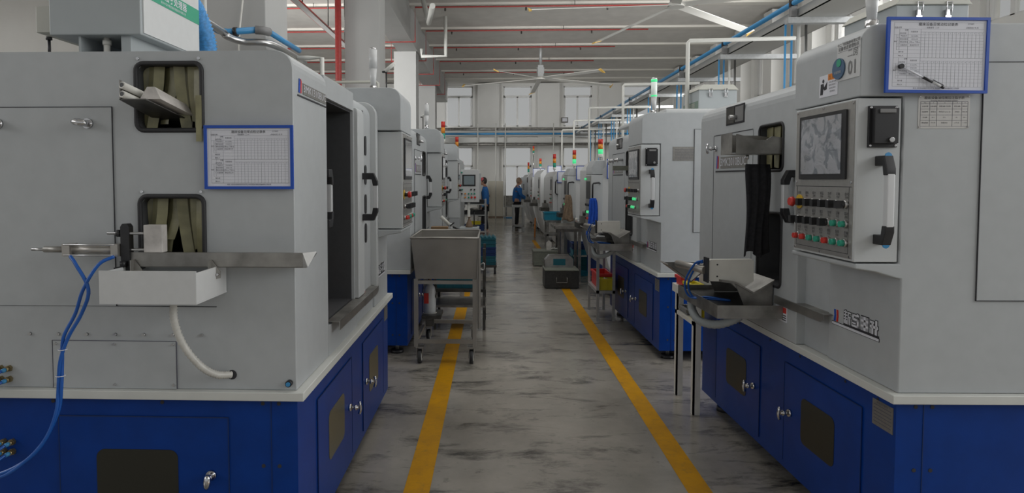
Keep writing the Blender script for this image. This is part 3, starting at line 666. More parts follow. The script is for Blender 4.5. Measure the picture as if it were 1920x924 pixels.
# loading chute, cloth, tray and V block on R1
def loader(parent, chute=True):
    c = MB(); P = [(-.31, 1.895), (-.31, 1.80), (.0, 1.79), (.0, 1.87), (-.09, 1.885), (-.12, 1.868)]
    c.prism([(-.28, 1.79), (-.28, 1.893), (-.27, 1.893), (-.17, 1.862), (-.12, 1.862), (-.09, 1.882), (.10, 1.855), (.10, 1.785)], 'y', .915, .919, 'steel_dull')
    c.prism([(-.30, 1.80), (-.30, 1.90), (-.19, 1.895), (-.10, 1.895), (.10, 1.86), (.10, 1.80)], 'y', 1.06, 1.064, 'steel_dull')
    c.box(-.30, .10, .915, 1.064, 1.787, 1.791, 'steel_dull'); c.box(-.304, -.30, .915, 1.064, 1.787, 1.90, 'steel_dull'); c.cyl((-.20, .96, 1.785), (-.20, .96, 1.76), .008, m='chrome')
    if chute: c.build('feed_chute', parent)
    t = MB(); x0, x1, ya, yb, z = -.385, -.04, .86, 1.52, .985
    t.box(x0, x1, ya, yb, z-.07, z-.066, 'steel_dull'); t.box(x0, x0+.004, ya+.004, yb-.004, z-.066, z, 'steel_dull'); t.box(x0, x1, ya, ya+.004, z-.066, z, 'steel_dull'); t.box(x0, x1, yb-.004, yb, z-.066, z, 'steel_dull'); t.box(x0+.004, x1, ya+.004, yb-.004, z-.03, z-.024, 'steel_dark'); t.build('drip_tray', parent)
    v = MB(); v.prism([(-.33, 1.095), (-.25, 1.085), (-.155, 1.03), (-.045, 1.10), (-.045, 1.108), (-.155, 1.04), (-.25, 1.095), (-.33, 1.105)], 'y', .95, 1.46, 'steel_dull'); v.prism([(-.25, 1.085), (-.155, 1.03), (-.045, 1.09), (-.045, .965), (-.20, .965)], 'y', .97, .975, 'steel_dull'); v.prism([(-.25, 1.085), (-.155, 1.03), (-.045, 1.09), (-.045, .965), (-.20, .965)], 'y', 1.40, 1.405, 'steel_dull')
    v.build('v_chute', parent)
    MB().prism([(-.46, 1.115), (-.31, 1.005), (-.18, 1.115), (-.185, 1.12), (-.31, 1.013), (-.455, 1.12)], 'y', 1.50, 1.66, 'steel_dull').prism([(-.45, 1.112), (-.31, 1.006), (-.19, 1.112)], 'y', 1.655, 1.66, 'steel').build('feed_funnel', parent)
    w_ = MB(); w_.prism([(-.385, 1.10), (-.385, 1.205), (-.375, 1.213), (-.15, 1.215), (-.14, 1.205), (-.14, 1.095), (-.215, 1.042), (-.27, 1.09), (-.375, 1.093)], 'y', .99, 1.02, 'plastic_white')
    for z in (1.12, 1.185): w_.cyl((-.34, .991, z), (-.34, .988, z), .005, m='seam', n=10)
    w_.build('pusher_plate', parent, bevel=.003)
    MB().box(-.395, -.386, .985, 1.05, 1.085, 1.222, 'black').cyl((-.39, 1.03, 1.15), (-.46, 1.30, 1.15), .022, m='cylinder_body').build('pusher_mount', parent)
    h = MB()
    for k, (dx, dz) in enumerate(((0, 0), (.02, .01))): h.tube(smoothpath([(-.40, 1.05, 1.20-dz), (-.43+dx, 1.10, 1.17), (-.46+dx, 1.16, 1.06), (-.42+dx, 1.2, .97), (-.33, 1.15, .966+dz), (-.22, 1.1, .966)], 6), .006, 'blue_hose', n=6)
    h.build('air_hose', parent)
    d = MB(); pts = smoothpath([(-.355, 1.36, .912), (-.36, 1.32, .86), (-.35, 1.22, .822), (-.30, 1.10, .828), (-.24, 1.02, .87), (-.20, .99, .912)], 8)
    d.tube(pts, .028, 'filter_grey', n=10, rf=lambda i: .022+.004*(i % 2)).build('drain_hose', parent)
loader(R1)

def cloth(name, label, loc, rz, w, h, m, folds=4, thick=.006, gather=.75, hem=.02, grp=None):
    t = MB(); nu, nv = 28, 14; vs = []
    for side in (0, 1):
        for j in range(nv+1):
            v = j/nv; ww = w*(gather+(1-gather)*v**.6)
            for i in range(nu+1):
                u = i/nu-.5; amp = .5*w/folds*(.35+.35*v)
                x = u*ww + .01*sin(5*v+2*u); y = amp*sin(u*2*pi*folds+v*1.2)*.5 + .02*v*sin(3*u)
                vs.append((x, y + side*thick, -v*h*(1+.0*u) - hem*v*sin(u*7)))
    N = (nu+1)*(nv+1); fs = []
    for j in range(nv):
        for i in range(nu):
            a = j*(nu+1)+i; fs.append((a, a+1, a+nu+2, a+nu+1)); fs.append((N+a, N+a+nu+1, N+a+nu+2, N+a+1))
    for j in range(nv):
        a = j*(nu+1); fs.append((a, a+nu+1, N+a+nu+1, N+a)); a += nu; fs.append((a, N+a, N+a+nu+1, a+nu+1))
    for i in range(nu): fs.append((i, N+i, N+i+1, i+1)); a = nv*(nu+1)+i; fs.append((a, a+1, N+a+1, N+a))
    t.add(vs, fs, m, True); o = t.build(name, loc=loc); o.rotation_euler = (0, 0, rz); return tag(o, label, 'cloth', grp)
cloth('cloth', 'black towel hanging below the feed chute of the nearest right machine', (1.435, 3.47, 1.735), R(20), .20, .49, 'cloth_black', 3, gather=.72)
# the boards with check sheets
def check_board(label, c, rz, w=.385, h=.28, pen=False, tilt=0, detail=True):
    t = thing('check_sheet_board', label, 'check sheet board', c, rz, 'blue framed check sheets'); t.rotation_euler = (0, tilt, rz)
    f = MB(); b = .011
    f.box(-w/2, w/2, -.010, 0, h/2-b, h/2, 'board_blue').box(-w/2, w/2, -.010, 0, -h/2, -h/2+b, 'board_blue').box(-w/2, -w/2+b, -.010, 0, -h/2+b, h/2-b, 'board_blue').box(w/2-b, w/2, -.010, 0, -h/2+b, h/2-b, 'board_blue')
    f.build('frame', t)
    s = MB(); s.box(-w/2+b, w/2-b, -.005, 0, -h/2+b, h/2-b, 'paper'); y = -.005; RT = (1, 0, 0)
    x0, x1, z0, z1 = -w/2+.028, w/2-.02, -h/2+.024, h/2-.02; W = x1-x0; H = z1-z0
    def hl(z, a=0, e=1, m='ink_light'): s.box(x0+W*a, x0+W*e, y-.0005, y, z1-H*z-.0004, z1-H*z+.0004, m)
    def vl(u, a, e, m='ink_light'): s.box(x0+W*u-.0004, x0+W*u+.0004, y-.0005, y, z1-H*e, z1-H*a, m)
    hl(0); hl(1); vl(0, 0, 1); vl(1, 0, 1)
    if detail:
        s.text('磨床设备日常点检记录表', (0, y, z1-H*.03), RT, UP, .0135*w/.385, 'ink_dark'); s.text('设备名称', (x0+W*.04, y, z1-H*.08), RT, UP, .007, 'ink'); s.text('设备编号: 二-01', (-.02, y, z1-H*.08), RT, UP, .007, 'ink'); s.text('点检时间: 年 月', (x1-.045, y, z1-H*.08), RT, UP, .007, 'ink'); s.text('文件编号', (x1-.05, y, z1-H*.02), RT, UP, .006, 'ink')
        for top in (.10, .55):
            for k in (0, .047, .09): hl(top+k, .0 if k != .047 else .3)
            for k in range(1, 6): hl(top+.09+k*.047, .03)
            hl(top+.09+5*.047+.06); hl(top+.09+5*.047+.125)
            vl(.03, top+.09, top+.325); vl(.06, top, top+.325); vl(.155, top, top+.45); vl(.30, top, top+.45)
            for k in range(1, 16): vl(.30+.7*k/16, top+.047, top+.45)
            for k in range(16): s.text(str(k+1+(16 if top > .3 else 0)), (x0+W*(.30+.7*(k+.5)/16), y, z1-H*(top+.068)), RT, UP, .0045, 'ink')
            s.text('日期', (x0+W*.135, y, z1-H*(top+.02)), RT, UP, .0065, 'ink'); s.text('点检项目', (x0+W*.095, y, z1-H*(top+.07)), RT, UP, .0065, 'ink'); s.text('检查标准', (x0+W*.225, y, z1-H*(top+.045)), RT, UP, .0065, 'ink')
            for k, (a, c2) in enumerate((('气压压力', '0.4-0.6MPa'), ('液压油油位', '2/3以上位'), ('导轨润滑油', '上限max 下限min'), ('主轴润滑', '滴油正常工作'))):
                z = z1-H*(top+.113+k*.047); s.text(a, (x0+W*.108, y, z), RT, UP, .0062, 'ink'); s.text(c2, (x0+W*.228, y, z), RT, UP, .0058, 'ink'); s.text(str(k+1), (x0+W*.045, y, z), RT, UP, .005, 'ink')
            s.text('操作者', (x0+W*.08, y, z1-H*(top+.36)), RT, UP, .0065, 'ink'); s.text('确认人', (x0+W*.08, y, z1-H*(top+.42)), RT, UP, .0065, 'ink')
            s.text('早班' if top < .3 else '晚班', (x0+W*.015, y, z1-H*(top+.2)), RT, (0, 0, 1), .006, 'ink')
        s.text('备注: 点检后在相应的栏内打勾, 有问题及时通知设备维修人员处理', (0, y, z0-.006), RT, UP, .006, 'ink')
    else:
        for k in range(1, 12): hl(k/12)
        for k in range(8): vl(.3+.7*k/8, .1, 1)
    s.build('check_sheet', t, rec=False)
    return t
# near board: frame .385 x .285 on the near face of R1
check_board('large blue framed check sheet with a pen hanging on nearest right machine', (1.683, 2.478, 2.122), TH, .385, .285, tilt=R(.6))
pn = thing('pen', 'black and clear ballpoint pen clipped across the nearest right check sheet', 'pen', (1.545, 2.463, 2.080), 0)
d = V((.078, 0, -.040)); q = V((0, 0, 0))
MB().cyl(q, q+d*1.05, .0035, m='paper', n=8).build('barrel', pn); MB().cyl(q+d*1.05, q+d*1.5, .0050, m='black', n=10).build('grip', pn)
MB().cyl(q+d*1.5, q+d*1.9, .0052, m='lamp_clear', n=10).cyl(q+d*1.9, q+d*2.05, .0055, m='black', n=10).build('cap', pn)
MB().tube([d*1.45+V((.003, -.004, .006)), d*1.98+V((.003, -.004, .006))], .0014, 'ink_dark', n=6).build('clip', pn)
MB().cyl((0, .006, 0), (0, -.006, 0), .009, m='black', n=12).build('magnet', pn)
check_board('blue framed check sheet on the near end of the nearest left machine', (-.956, 2.441, 1.738), 0, .352, .249)
# ---- left row
LX = -.782
L1, cbL1 = grinder('grey and blue grinding machine nearest on the left with its sliding door open', (LX, 4.60, 0), pi, 'open', 2, model='3MK1310BUC', group='large grinding machines along the aisle')
def wx(X): return LX - X       # world X -> local x on the left machine
Ln = 2.15
# panels on the near end of L1 (local y = 2.15)
m = MB(); a = wx(-1.506)
m.box(a, 1.34, Ln, Ln+.004, 1.146, 1.936, 'paint'); m.box(a-.0018, a, Ln, Ln+.0055, 1.146, 1.936, 'seam'); m.box(a-.0018, 1.34, Ln, Ln+.0055, 1.936, 1.9385, 'seam')
dn = m.build('service_door', L1)
for X in (-1.60, -1.965): oval_knob(dn, (wx(X), Ln+.004, 1.872), (0, 1, 0), tilt=(1, 0, .12))
m = MB(); m.box(wx(-1.10), 1.34, Ln, Ln+.002, 1.1440, 1.1462, 'seam')
m.box(wx(-1.268), wx(-1.772), Ln, Ln+.003, .812, 1.004, 'paint'); m.box(wx(-1.265), wx(-1.775), Ln, Ln+.0042, 1.004, 1.0055, 'ink'); m.box(wx(-1.2660), wx(-1.265), Ln, Ln+.0042, .812, 1.004, 'ink'); m.box(wx(-1.7745), wx(-1.773), Ln, Ln+.0042, .812, 1.004, 'ink')
for X in (-1.28, -1.52, -1.76):
    for z in (.828, .992): m.cyl((wx(X), Ln, z), (wx(X), Ln+.008, z), .0055, m='chrome_dull', n=8)
for i in range(7): m.cyl((wx(-1.865+.117*i), Ln, 1.031), (wx(-1.865+.117*i), Ln+.008, 1.031), .0065, m='chrome_dull', n=8)
m.build('access_panel', L1)
m = MB(); m.cyl((wx(-.81), Ln, .842), (wx(-.81), Ln+.02, .842), .013, m='black').cyl((wx(-.81), Ln+.02, .842), (wx(-.81), Ln+.024, .842), .009, m='blue_pipe').build('plug', L1)
m = MB(); Y0 = Ln-.005
m.box(wx(-1.064), wx(-1.758), Y0, Y0+.004, .15, .694, 'blue'); m.box(wx(-1.062), wx(-1.760), Y0, Y0+.0055, .694, .698, 'seam_blue'); m.box(wx(-1.064)-.003, wx(-1.064), Y0, Y0+.0055, .15, .694, 'seam_blue'); m.box(wx(-1.758), wx(-1.758)+.003, Y0, Y0+.0055, .15, .694, 'seam_blue')
bd = m.build('base_door', L1)
MB().rbox('y', wx(-1.27), wx(-1.605), .27, .562, Y0+.003, Y0+.006, .035, 'acrylic').build('window', bd)
oval_knob(bd, (wx(-1.133), Y0+.004, .462), (0, 1, 0), tilt=(.1, 0, -1))
# feed trough in the upper hatch of L1
m = MB()
def LP(X, Y, z): return (wx(X), 4.60-Y, z)
def lbox(mb, X0, X1, Y0, Y1, z0, z1, mt): a = LP(X0, Y0, z0); b = LP(X1, Y1, z1); mb.box(a[0], b[0], a[1], b[1], z0, z1, mt)
tr_ = MB()
# sloping tray: high end outside at left
P0 = [(-1.405, 2.30, 1.97), (-1.20, 2.50, 1.93)]
def slab(mb, pts, th, mt):
    n = len(pts); lo = [(p[0], p[1], p[2]-th) for p in pts]
    mb.add(list(pts)+lo, [list(range(n)), list(range(2*n-1, n-1, -1))] + [(i, (i+1) % n, n+(i+1) % n, n+i) for i in range(n)], mt)
slab(tr_, [LP(-1.385, 2.30, 1.950), LP(-1.285, 2.30, 1.950), LP(-1.19, 2.62, 1.86), LP(-1.34, 2.62, 1.86)], .004, 'steel_dark')
tr_.add([LP(-1.385, 2.30, 1.946), LP(-1.385, 2.30, 2.02), LP(-1.34, 2.62, 1.92), LP(-1.34, 2.62, 1.856), LP(-1.381, 2.30, 1.946), LP(-1.381, 2.30, 2.02), LP(-1.336, 2.62, 1.92), LP(-1.336, 2.62, 1.856)], [(0, 1, 2, 3), (7, 6, 5, 4), (0, 4, 5, 1), (1, 5, 6, 2), (2, 6, 7, 3), (3, 7, 4, 0)], 'steel_dull')
tr_.build('feed_trough', L1)
m = MB()
for dx, dz in ((-.02, .012), (-.02, .045)): m.cyl(LP(-1.352+dx+.0, 2.295, 1.955+dz), LP(-1.29+dx, 2.50, 1.90+dz), .0135, m='plastic_white', n=12).cyl(LP(-1.3525+dx, 2.293, 1.955+dz), LP(-1.3525+dx+.0005, 2.2945, 1.955+dz), .009, m='inside', n=10)
tag(m.build('workpiece_tube'), 'pair of pale tubes lying in the upper feed trough of the nearest left machine', 'tube')
bpy.data.objects['workpiece_tube'].matrix_world = Matrix.Translation((LX, 4.60, 0)) @ Matrix.Rotation(pi, 4, 'Z')
m = MB(); m.add([LP(-1.325, 2.33, 1.952), LP(-1.245, 2.33, 1.952), LP(-1.20, 2.50, 1.905), LP(-1.27, 2.50, 1.905), LP(-1.305, 2.345, 2.0), LP(-1.275, 2.345, 2.0), LP(-1.225, 2.49, 1.95), LP(-1.245, 2.49, 1.95)], [(0, 3, 2, 1), (4, 5, 6, 7), (0, 1, 5, 4), (1, 2, 6, 5), (2, 3, 7, 6), (3, 0, 4, 7)], 'pale_metal').build('feed_block', L1)
m = MB(); m.prism([(wx(-1.165), 1.98), (wx(-1.142), 1.98), (wx(-1.142), 1.80), (wx(-1.165), 1.80)], 'y', Ln+.010, Ln+.012, 'strip').build('tape', L1)
# lower loader: drip box, gutter, cylinder and block
m = MB(); lbox(m, -1.41, -1.057, 2.1945, 2.448, 1.205, 1.209, 'paint_white'); lbox(m, -1.41, -1.057, 2.19, 2.194, 1.205, 1.325, 'paint_white'); lbox(m, -1.061, -1.057, 2.1945, 2.443, 1.2095, 1.318, 'paint_white'); lbox(m, -1.41, -1.406, 2.1945, 2.443, 1.2095, 1.318, 'paint_white'); lbox(m, -1.41, -1.057, 2.444, 2.448, 1.2095, 1.318, 'paint'); m.build('drip_box', L1)
m = MB(); lbox(m, -1.40, -.725, 2.36, 2.363, 1.318, 1.372, 'steel_dull')
m.add([LP(-1.40, 2.363, 1.318), LP(-.71, 2.363, 1.318), LP(-.69, 2.43, 1.365), LP(-1.40, 2.43, 1.365), LP(-1.40, 2.361, 1.315), LP(-.71, 2.361, 1.315), LP(-.69, 2.432, 1.362), LP(-1.40, 2.432, 1.362)], [(0, 1, 2, 3), (7, 6, 5, 4), (0, 4, 5, 1), (1, 5, 6, 2), (2, 6, 7, 3), (3, 7, 4, 0)], 'steel')
m.add([LP(-.725, 2.36, 1.372), LP(-.705, 2.36, 1.318), LP(-.69, 2.43, 1.37), LP(-.728, 2.36, 1.372), LP(-.708, 2.36, 1.316), LP(-.693, 2.43, 1.37)], [(0, 1, 2), (5, 4, 3), (0, 3, 4, 1), (1, 4, 5, 2), (2, 5, 3, 0)], 'steel')
m.build('gutter', L1)
for X in (-1.375, -1.075):
    m = MB(); m.prism([(wx(X)-.0, 1.345), (wx(X)-.035, 1.30), (wx(X)-.035, 1.275), (wx(X), 1.27)], 'y', 4.60-2.352, 4.60-2.356, 'steel_dull')
    m.box(wx(X)-.0, wx(X)+.003, 4.60-2.358, 4.60-2.33, 1.27, 1.345, 'steel_dull')
    for k in (.010, .026): m.cyl((wx(X)-k, 4.60-2.350, 1.29), (wx(X)-k, 4.60-2.343, 1.29), .005, m='chrome', n=8)
    m.build('gutter_bracket', L1)
m = MB(); lbox(m, -1.335, -1.262, 2.35, 2.39, 1.372, 1.478, 'pale_metal'); m.build('pusher_block', L1, bevel=.003)
m = MB(); yc = 4.60-2.36
m.cyl(LP(-1.78, 2.36, 1.382), LP(-1.72, 2.36, 1.382), .006, m='chrome_dull'); m.cyl(LP(-1.73, 2.36, 1.382), LP(-1.64, 2.36, 1.382), .012, m='steel_dull'); m.cyl(LP(-1.64, 2.36, 1.382), LP(-1.44, 2.36, 1.382), .017, m='cylinder_body')
lbox(m, -1.645, -1.615, 2.335, 2.385, 1.358, 1.405, 'cylinder_body'); lbox(m, -1.455, -1.428, 2.335, 2.385, 1.358, 1.405, 'cylinder_body')
for z in (1.362, 1.402): m.cyl(LP(-1.64, 2.338, z), LP(-1.44, 2.338, z), .004, m='chrome_dull', n=8)
m.build('air_cylinder', L1)
m = MB(); a0 = wx(-1.425); m.prism([(a0, 1.30), (a0, 1.47), (a0-.008, 1.482), (a0-.026, 1.482), (a0-.034, 1.47), (a0-.034, 1.30)], 'y', 4.60-2.35, 4.60-2.38, 'black'); m.cyl(LP(-1.43, 2.36, 1.445), LP(-1.442, 2.36, 1.445), .014, m='black')
for z in (1.445, 1.382): m.cyl(LP(-1.48 if z > 1.4 else -1.42, 2.36, z), LP(-1.33, 2.36, z), .0055, m='chrome_dull')
lbox(m, -1.46, -1.38, 2.36, 2.44, 1.30, 1.312, 'black'); m.cyl(LP(-1.41, 2.34, 1.318), LP(-1.41, 2.34, 1.34), .012, m='black'); m.build('guide_bracket', L1)
hs = MB()
for p0, j in (((-1.605, 2.325, 1.36), 0), ((-1.435, 2.325, 1.36), 1)):
    o_ = .006*(1 if j else -1)
    pts = [p0, (p0[0]+(.035 if j == 0 else -.05), 2.305, 1.33), (-1.525+(.01 if j == 0 else -.01), 2.29, 1.24), (-1.555-o_*2, 2.29, 1.15), (-1.60-o_*1.5, 2.28, 1.06), (-1.62, 2.28+o_, .97), (-1.628+o_, 2.28, .87), (-1.64, 2.28+o_, .78), (-1.68, 2.27, .68), (-1.75, 2.27+o_, .60), (-1.86, 2.27, .535+o_), (-1.98, 2.28, .525), (-2.15, 2.3, .56)]
    hs.tube([LP(*p) for p in smoothpath(pts, 6)], .0065, 'blue_hose', n=8)
hs.build('air_hose', L1)
m = MB()
for z, X in ((1.015, -1.612), (.915, -1.624)): m.tube([LP(X+.016*cos(a*pi/5), 2.28+.016*sin(a*pi/5), z) for a in range(10)], .0015, 'paper', n=5, closed=True)
m.build('cable_tie', L1)
for X, z in ((-1.955, .889), (-1.99, .889), (-1.955, .845), (-1.99, .845), (-1.955, .585), (-1.99, .585), (-1.955, .545), (-1.99, .545)):
    m = MB(); p = V(LP(X, 2.45, z)); yb = p.y if z > .7 else p.y-.005
    m.cyl((p.x, yb, z), (p.x, yb+.012, z), .0135, m='brass', n=6, smooth=False).cyl((p.x, yb+.012, z), (p.x, yb+.025, z), .010, m='brass'); m.cyl((p.x, yb+.02, z), (p.x+.008, yb+.034, z-.004), .0085, m='blue_pipe')
    m.tube(smoothpath([(p.x+.004, yb+.028, z), (p.x+.03, yb+.07, z-.02), (p.x+.12, yb+.10, z-.05)], 4), .006, 'blue_hose', n=6); m.build('hose_fitting', L1)
m = MB(); pts = smoothpath([(-1.21, 2.33, 1.205), (-1.212, 2.33, 1.12), (-1.19, 2.35, 1.02), (-1.14, 2.38, .93), (-1.09, 2.41, .885), (-1.045, 2.452, .872)], 14)
m.tube([LP(*p) for p in pts], .014, 'drain_hose', n=10, rf=lambda i: .0160 if i % 2 else .0125); m.cyl(LP(-1.042, 2.455, .872), LP(-1.042, 2.447, .872), .019, m='seam'); m.build('drain_hose', L1)
# filter box on L1
fb = thing('mist_filter_box', 'large grey and white filter box with green band on nearest left machine', 'filter box', (0, 0, 0), 0, 'filter boxes on the machines')
MB().box(-1.83, -1.445, 2.56, 3.07, 2.245, 2.70, 'filter_grey').build('body', fb, bevel=.006)
MB().box(-1.445, -1.440, 2.575, 3.065, 2.255, 2.70, 'paint_white').build('side_panel', fb)
RT2 = (0, 1, 0)
m = MB(); m.box(-1.4405, -1.4385, 2.58, 3.065, 2.405, 2.475, 'green_band'); m.text('油雾处理器', (-1.4385, 2.84, 2.447), RT2, UP, .040, 'paper', bold=.01); m.text('新乡市日升数控轴承装备股份有限公司', (-1.4385, 2.82, 2.418), RT2, UP, .013, 'paper'); m.build('green_strip', fb, rec=False)
m = MB(); m.box(-1.72, -1.71, 2.58, 3.0, 2.155, 2.245, 'filter_grey').box(-1.54, -1.50, 2.58, 3.0, 2.155, 2.245, 'filter_grey'); m.build('stand', fb)
MB().cyl((-1.625, 2.62, 2.155), (-1.625, 2.62, 2.245), .013, m='plastic_white').cyl((-1.625, 2.62, 2.215), (-1.625, 2.62, 2.235), .017, m='plastic_white').build('drain_pipe', fb)
MB().box(-1.93, -1.83, 2.62, 2.9, 2.27, 2.38, 'filter_cream').build('junction_box', fb, bevel=.004)
MB().cyl((-1.86, 2.60, 2.155), (-1.86, 2.60, 2.245), .006, m='black').cyl((-1.86, 2.60, 2.235), (-1.86, 2.60, 2.247), .012, m='black').build('cable', fb)
m = MB(); pts = smoothpath([(-1.53, 3.07, 2.55), (-1.52, 3.17, 2.50), (-1.50, 3.24, 2.38), (-1.50, 3.26, 2.26), (-1.50, 3.26, 2.155)], 18)
tag(m.tube(pts, .06, 'blue_duct', n=16, rf=lambda i: .062 if i % 2 else .054).build('flexible_duct'), 'bright blue flexible duct behind the filter box on the nearest left machine', 'duct')
signal_lamp('clear column signal lamp on top of the nearest left machine', (-.835, 4.38, 2.25), .30)
signal_lamp('clear column signal lamp on top of the nearest right machine', (1.545, 2.66, 2.25), .36)
#S
signal_lamp('lit white and green column signal lamp on second right machine', (1.50, 5.98, 2.25), .34, True)
signal_lamp('clear column signal lamp on top of the second left machine', (-.80, 7.55, 2.25), .30)
# ------------------------------------------------------------------ further machines
GRP = 'large grinding machines along the aisle'
R2, cb2 = grinder('grinding machine second on the right, with green lit buttons and metal name plate', (1.505, 5.70, 0), TH, 'shut', 1, True, group=GRP)
flip_cover(cb2)
m = MB(); m.box(.10, .30, -.003, .001, 1.82, 1.945, 'plate_alu')
for i in range(7): m.box(.115, .285, -.0036, -.003, 1.835+.014*i, 1.838+.014*i, 'ink')
m.build('name_plate', R2)
MB().box(.05, 1.3, .06, 2.0, 2.25, 2.29, 'paint_white').build('roof_hood', R2, bevel=.01)
loader(R2, False)
# second right machine: sample valves on the loading housing
for y in (1.35, 1.62): MB().cyl((-.035, y, 1.87), (-.14, y, 1.87), .014, m='chrome_dull').cyl((-.09, y, 1.87), (-.11, y, 1.87), .022, m='chrome').build('knob', R2)
MB().box(-.20, -.03, 1.10, 1.13, 1.75, 1.80, 'box_green').build('lever', R2)
filter_box('grey filter box with two latches behind the nearest right machine\'s sign', (2.235, 3.62, 2.25), TH, h=.37)
filter_box('grey filter box with green strip on the second right machine', (2.15, 6.72, 2.29), TH, h=.30)
fb2 = filter_box('white filter box with green strip on the second left machine', (-1.60, 6.90, 2.25), pi, h=.36, d=.85)
L2, cbL2 = grinder('grinding machine second on the left, standing behind the steel cart', (-.80, 7.95, 0), pi, 'shut2', 1, group=GRP)
L3, cbL3 = grinder('grinding machine third on the left, its top carrying the taller signal tower', (-.78, 11.00, 0), pi, 'shut2', 0, group=GRP)
cloth('cloth', 'bright blue towel hanging from the third right machine', (1.36, 8.635, 1.40), 0, .185, .50, 'cloth_blue', 3, gather=.35)
cloth('cloth', 'beige ragged towel hanging from the fourth right machine', (1.35, 11.42, 1.38), 0, .22, .47, 'cloth_brown', 3, gather=.3)
check_board('blue framed check sheet on the third right machine', (1.735, 8.70, 1.800), TH, .36, .27, detail=False)
check_board('blue framed check sheet on the fourth right machine', (1.665, 11.48, 1.775), TH, .33, .26, detail=False)

def taper(label, loc, rot, group='slim machines with tapered fronts', arm=True, top=1.86, kind=0, cp=True, name='slim_machine', cat='machine'):
    """later machine model: front curves away below waist height"""
    g = thing(name, label, cat, loc, rot, group)
    pr = [(1.2, .12), (.22, .12), (.17, .25), (.10, .45), (.035, .68), (.0, .95), (0, top-.12), (.10, top), (1.2, top)]
    MB().prism(pr, 'y', 0, 1.9, 'paint_white').build('cabinet', g, bevel=.012)
    for x in (.35, 1.05):
        for y in (.15, 1.75): MB().cyl((x, y, 0), (x, y, .03), .06, m='black').cyl((x, y, .03), (x, y, .13), .02, m='steel_dull').build('levelling_foot', g)
    m = MB(); m.box(.10, .9, -.004, .002, .95, top-.22, 'paint_white').box(.098, .101, -.006, 0, .95, top-.22, 'seam').box(.098, .9, -.006, 0, top-.22, top-.217, 'seam').box(0.02, 1.2, -.003, 0, .93, .934, 'ink'); m.build('end_door', g)
    if cp:
        m = MB(); m.box(-.02, .002, .10, .42, 1.02, 1.72, 'panel_steel').box(-.024, -.02, .14, .38, 1.42, 1.66, 'black'); cb = m.build('control_panel', g)
        for r_ in range(3):
            for c_ in range(4): MB().cyl((-.02, .14+.07*c_, 1.32-.09*r_), (-.045, .14+.07*c_, 1.32-.09*r_), .015, m=('black', 'green_btn', 'red')[(r_+c_*2) % 3]).build('push_button', cb)
    m = MB(); m.box(-.20, .0, .75, 1.15, .92, 1.00, 'steel_dark').box(-.14, -.02, .85, 1.05, 1.0, 1.10, 'steel_dull').cyl((-.08, .95, 1.10), (-.08, .95, 1.17), .03, m='steel_dark'); m.build('loading_tray', g)
    if kind: MB().box(.02, .35, -.09, -.004, 1.02, 1.55, 'paint').box(.06, .16, -.095, -.089, 1.22, 1.40, 'grey_mid').build('side_door', g)
    return g
def panel_machine(label, loc, rot, top=1.92):
    g = taper(label, loc, rot, GRP, top=top, cp=False, name='grinding_machine', cat='grinding machine')
    MB().prism([(.05, 1.72), (-.145, 1.72), (-.145, top-.10), (-.09, top), (.05, top)], 'y', 0, .45, 'paint').build('head', g, bevel=.01)
    cb = MB().box(-.148, .01, 0, .45, 1.0, 1.715, 'paint_door').build('control_box', g, bevel=.004)
    MB().box(-.151, -.148, .02, .43, 1.02, 1.70, 'panel_steel').box(-.155, -.151, .08, .37, 1.38, 1.63, 'black').build('front_plate', cb)
    MB().cyl((-.150, .40, 1.66), (-.175, .40, 1.66), .016, m='green_lit').build('push_button', cb)
    for z, ks in ((1.30, ('black', 'black', 'black')), (1.20, ('green_lit', 'green_lit', 'black')), (1.11, ('red', 'red', 'black'))):
        for i, k in enumerate(ks): MB().cyl((-.150, .10+.10*i, z), (-.18, .10+.10*i, z), .017, m=k).build('push_button', cb)
    MB().tube([(-.03, 0, 1.60), (-.05, -.05, 1.61), (-.13, -.06, 1.60), (-.14, -.06, 1.58), (-.14, -.06, 1.36)], .012, 'black', n=8).build('hanging_bar', cb)
    MB().box(-.16, .0, .0, .45, .955, 1.0, 'paint').build('ledge', g)
    MB().box(.12, 1.1, .06, 1.85, .12, .55, 'blue').build('lower_cover', g)
    return g
R3 = panel_machine('grinding machine third on the right, with a blue cloth on its bar', (1.495, 8.72, 0), TH)
R4 = panel_machine('grinding machine fourth on the right, with a beige cloth on its bar', (1.49, 11.5, 0), TH, 1.86)
T5 = taper('slim tapered machine fifth on the right, with a black bracket handle', (1.325, 14.0, 0), TH, top=1.84)
MB().tube([(.10, 0, 1.63), (.07, -.07, 1.64), (.04, -.08, 1.60), (.04, -.08, 1.36), (.07, -.07, 1.33), (.10, 0, 1.33)], .013, 'black', n=6).build('handle', T5)
T6 = taper('slim tapered machine sixth on the right', (1.25, 16.8, 0), TH, top=1.92)
T7 = taper('slim tapered machine seventh on the right', (1.23, 19.8, 0), TH, top=1.88)
T8 = taper('slim tapered machine farthest on the right, beside the far worker', (1.17, 22.8, 0), TH, top=1.84, kind=1)
MB().box(-.17, .02, -.03, .0, 1.02, 1.74, 'paint').box(-.11, -.05, -.034, -.03, 1.28, 1.50, 'grey_mid').box(.04, .16, -.005, .0, 1.02, 1.74, 'steel_dark').build('open_door', T8)
check_board('blue framed check sheet above the fifth right machine', (1.58, 13.975, 1.71), TH, .33, .25, detail=False)
check_board('blue framed check sheet above the sixth right machine', (1.62, 16.775, 1.89), TH, .36, .26, detail=False)
check_board('blue framed check sheet above the seventh right machine', (1.42, 19.775, 1.875), TH, .36, .25, detail=False)
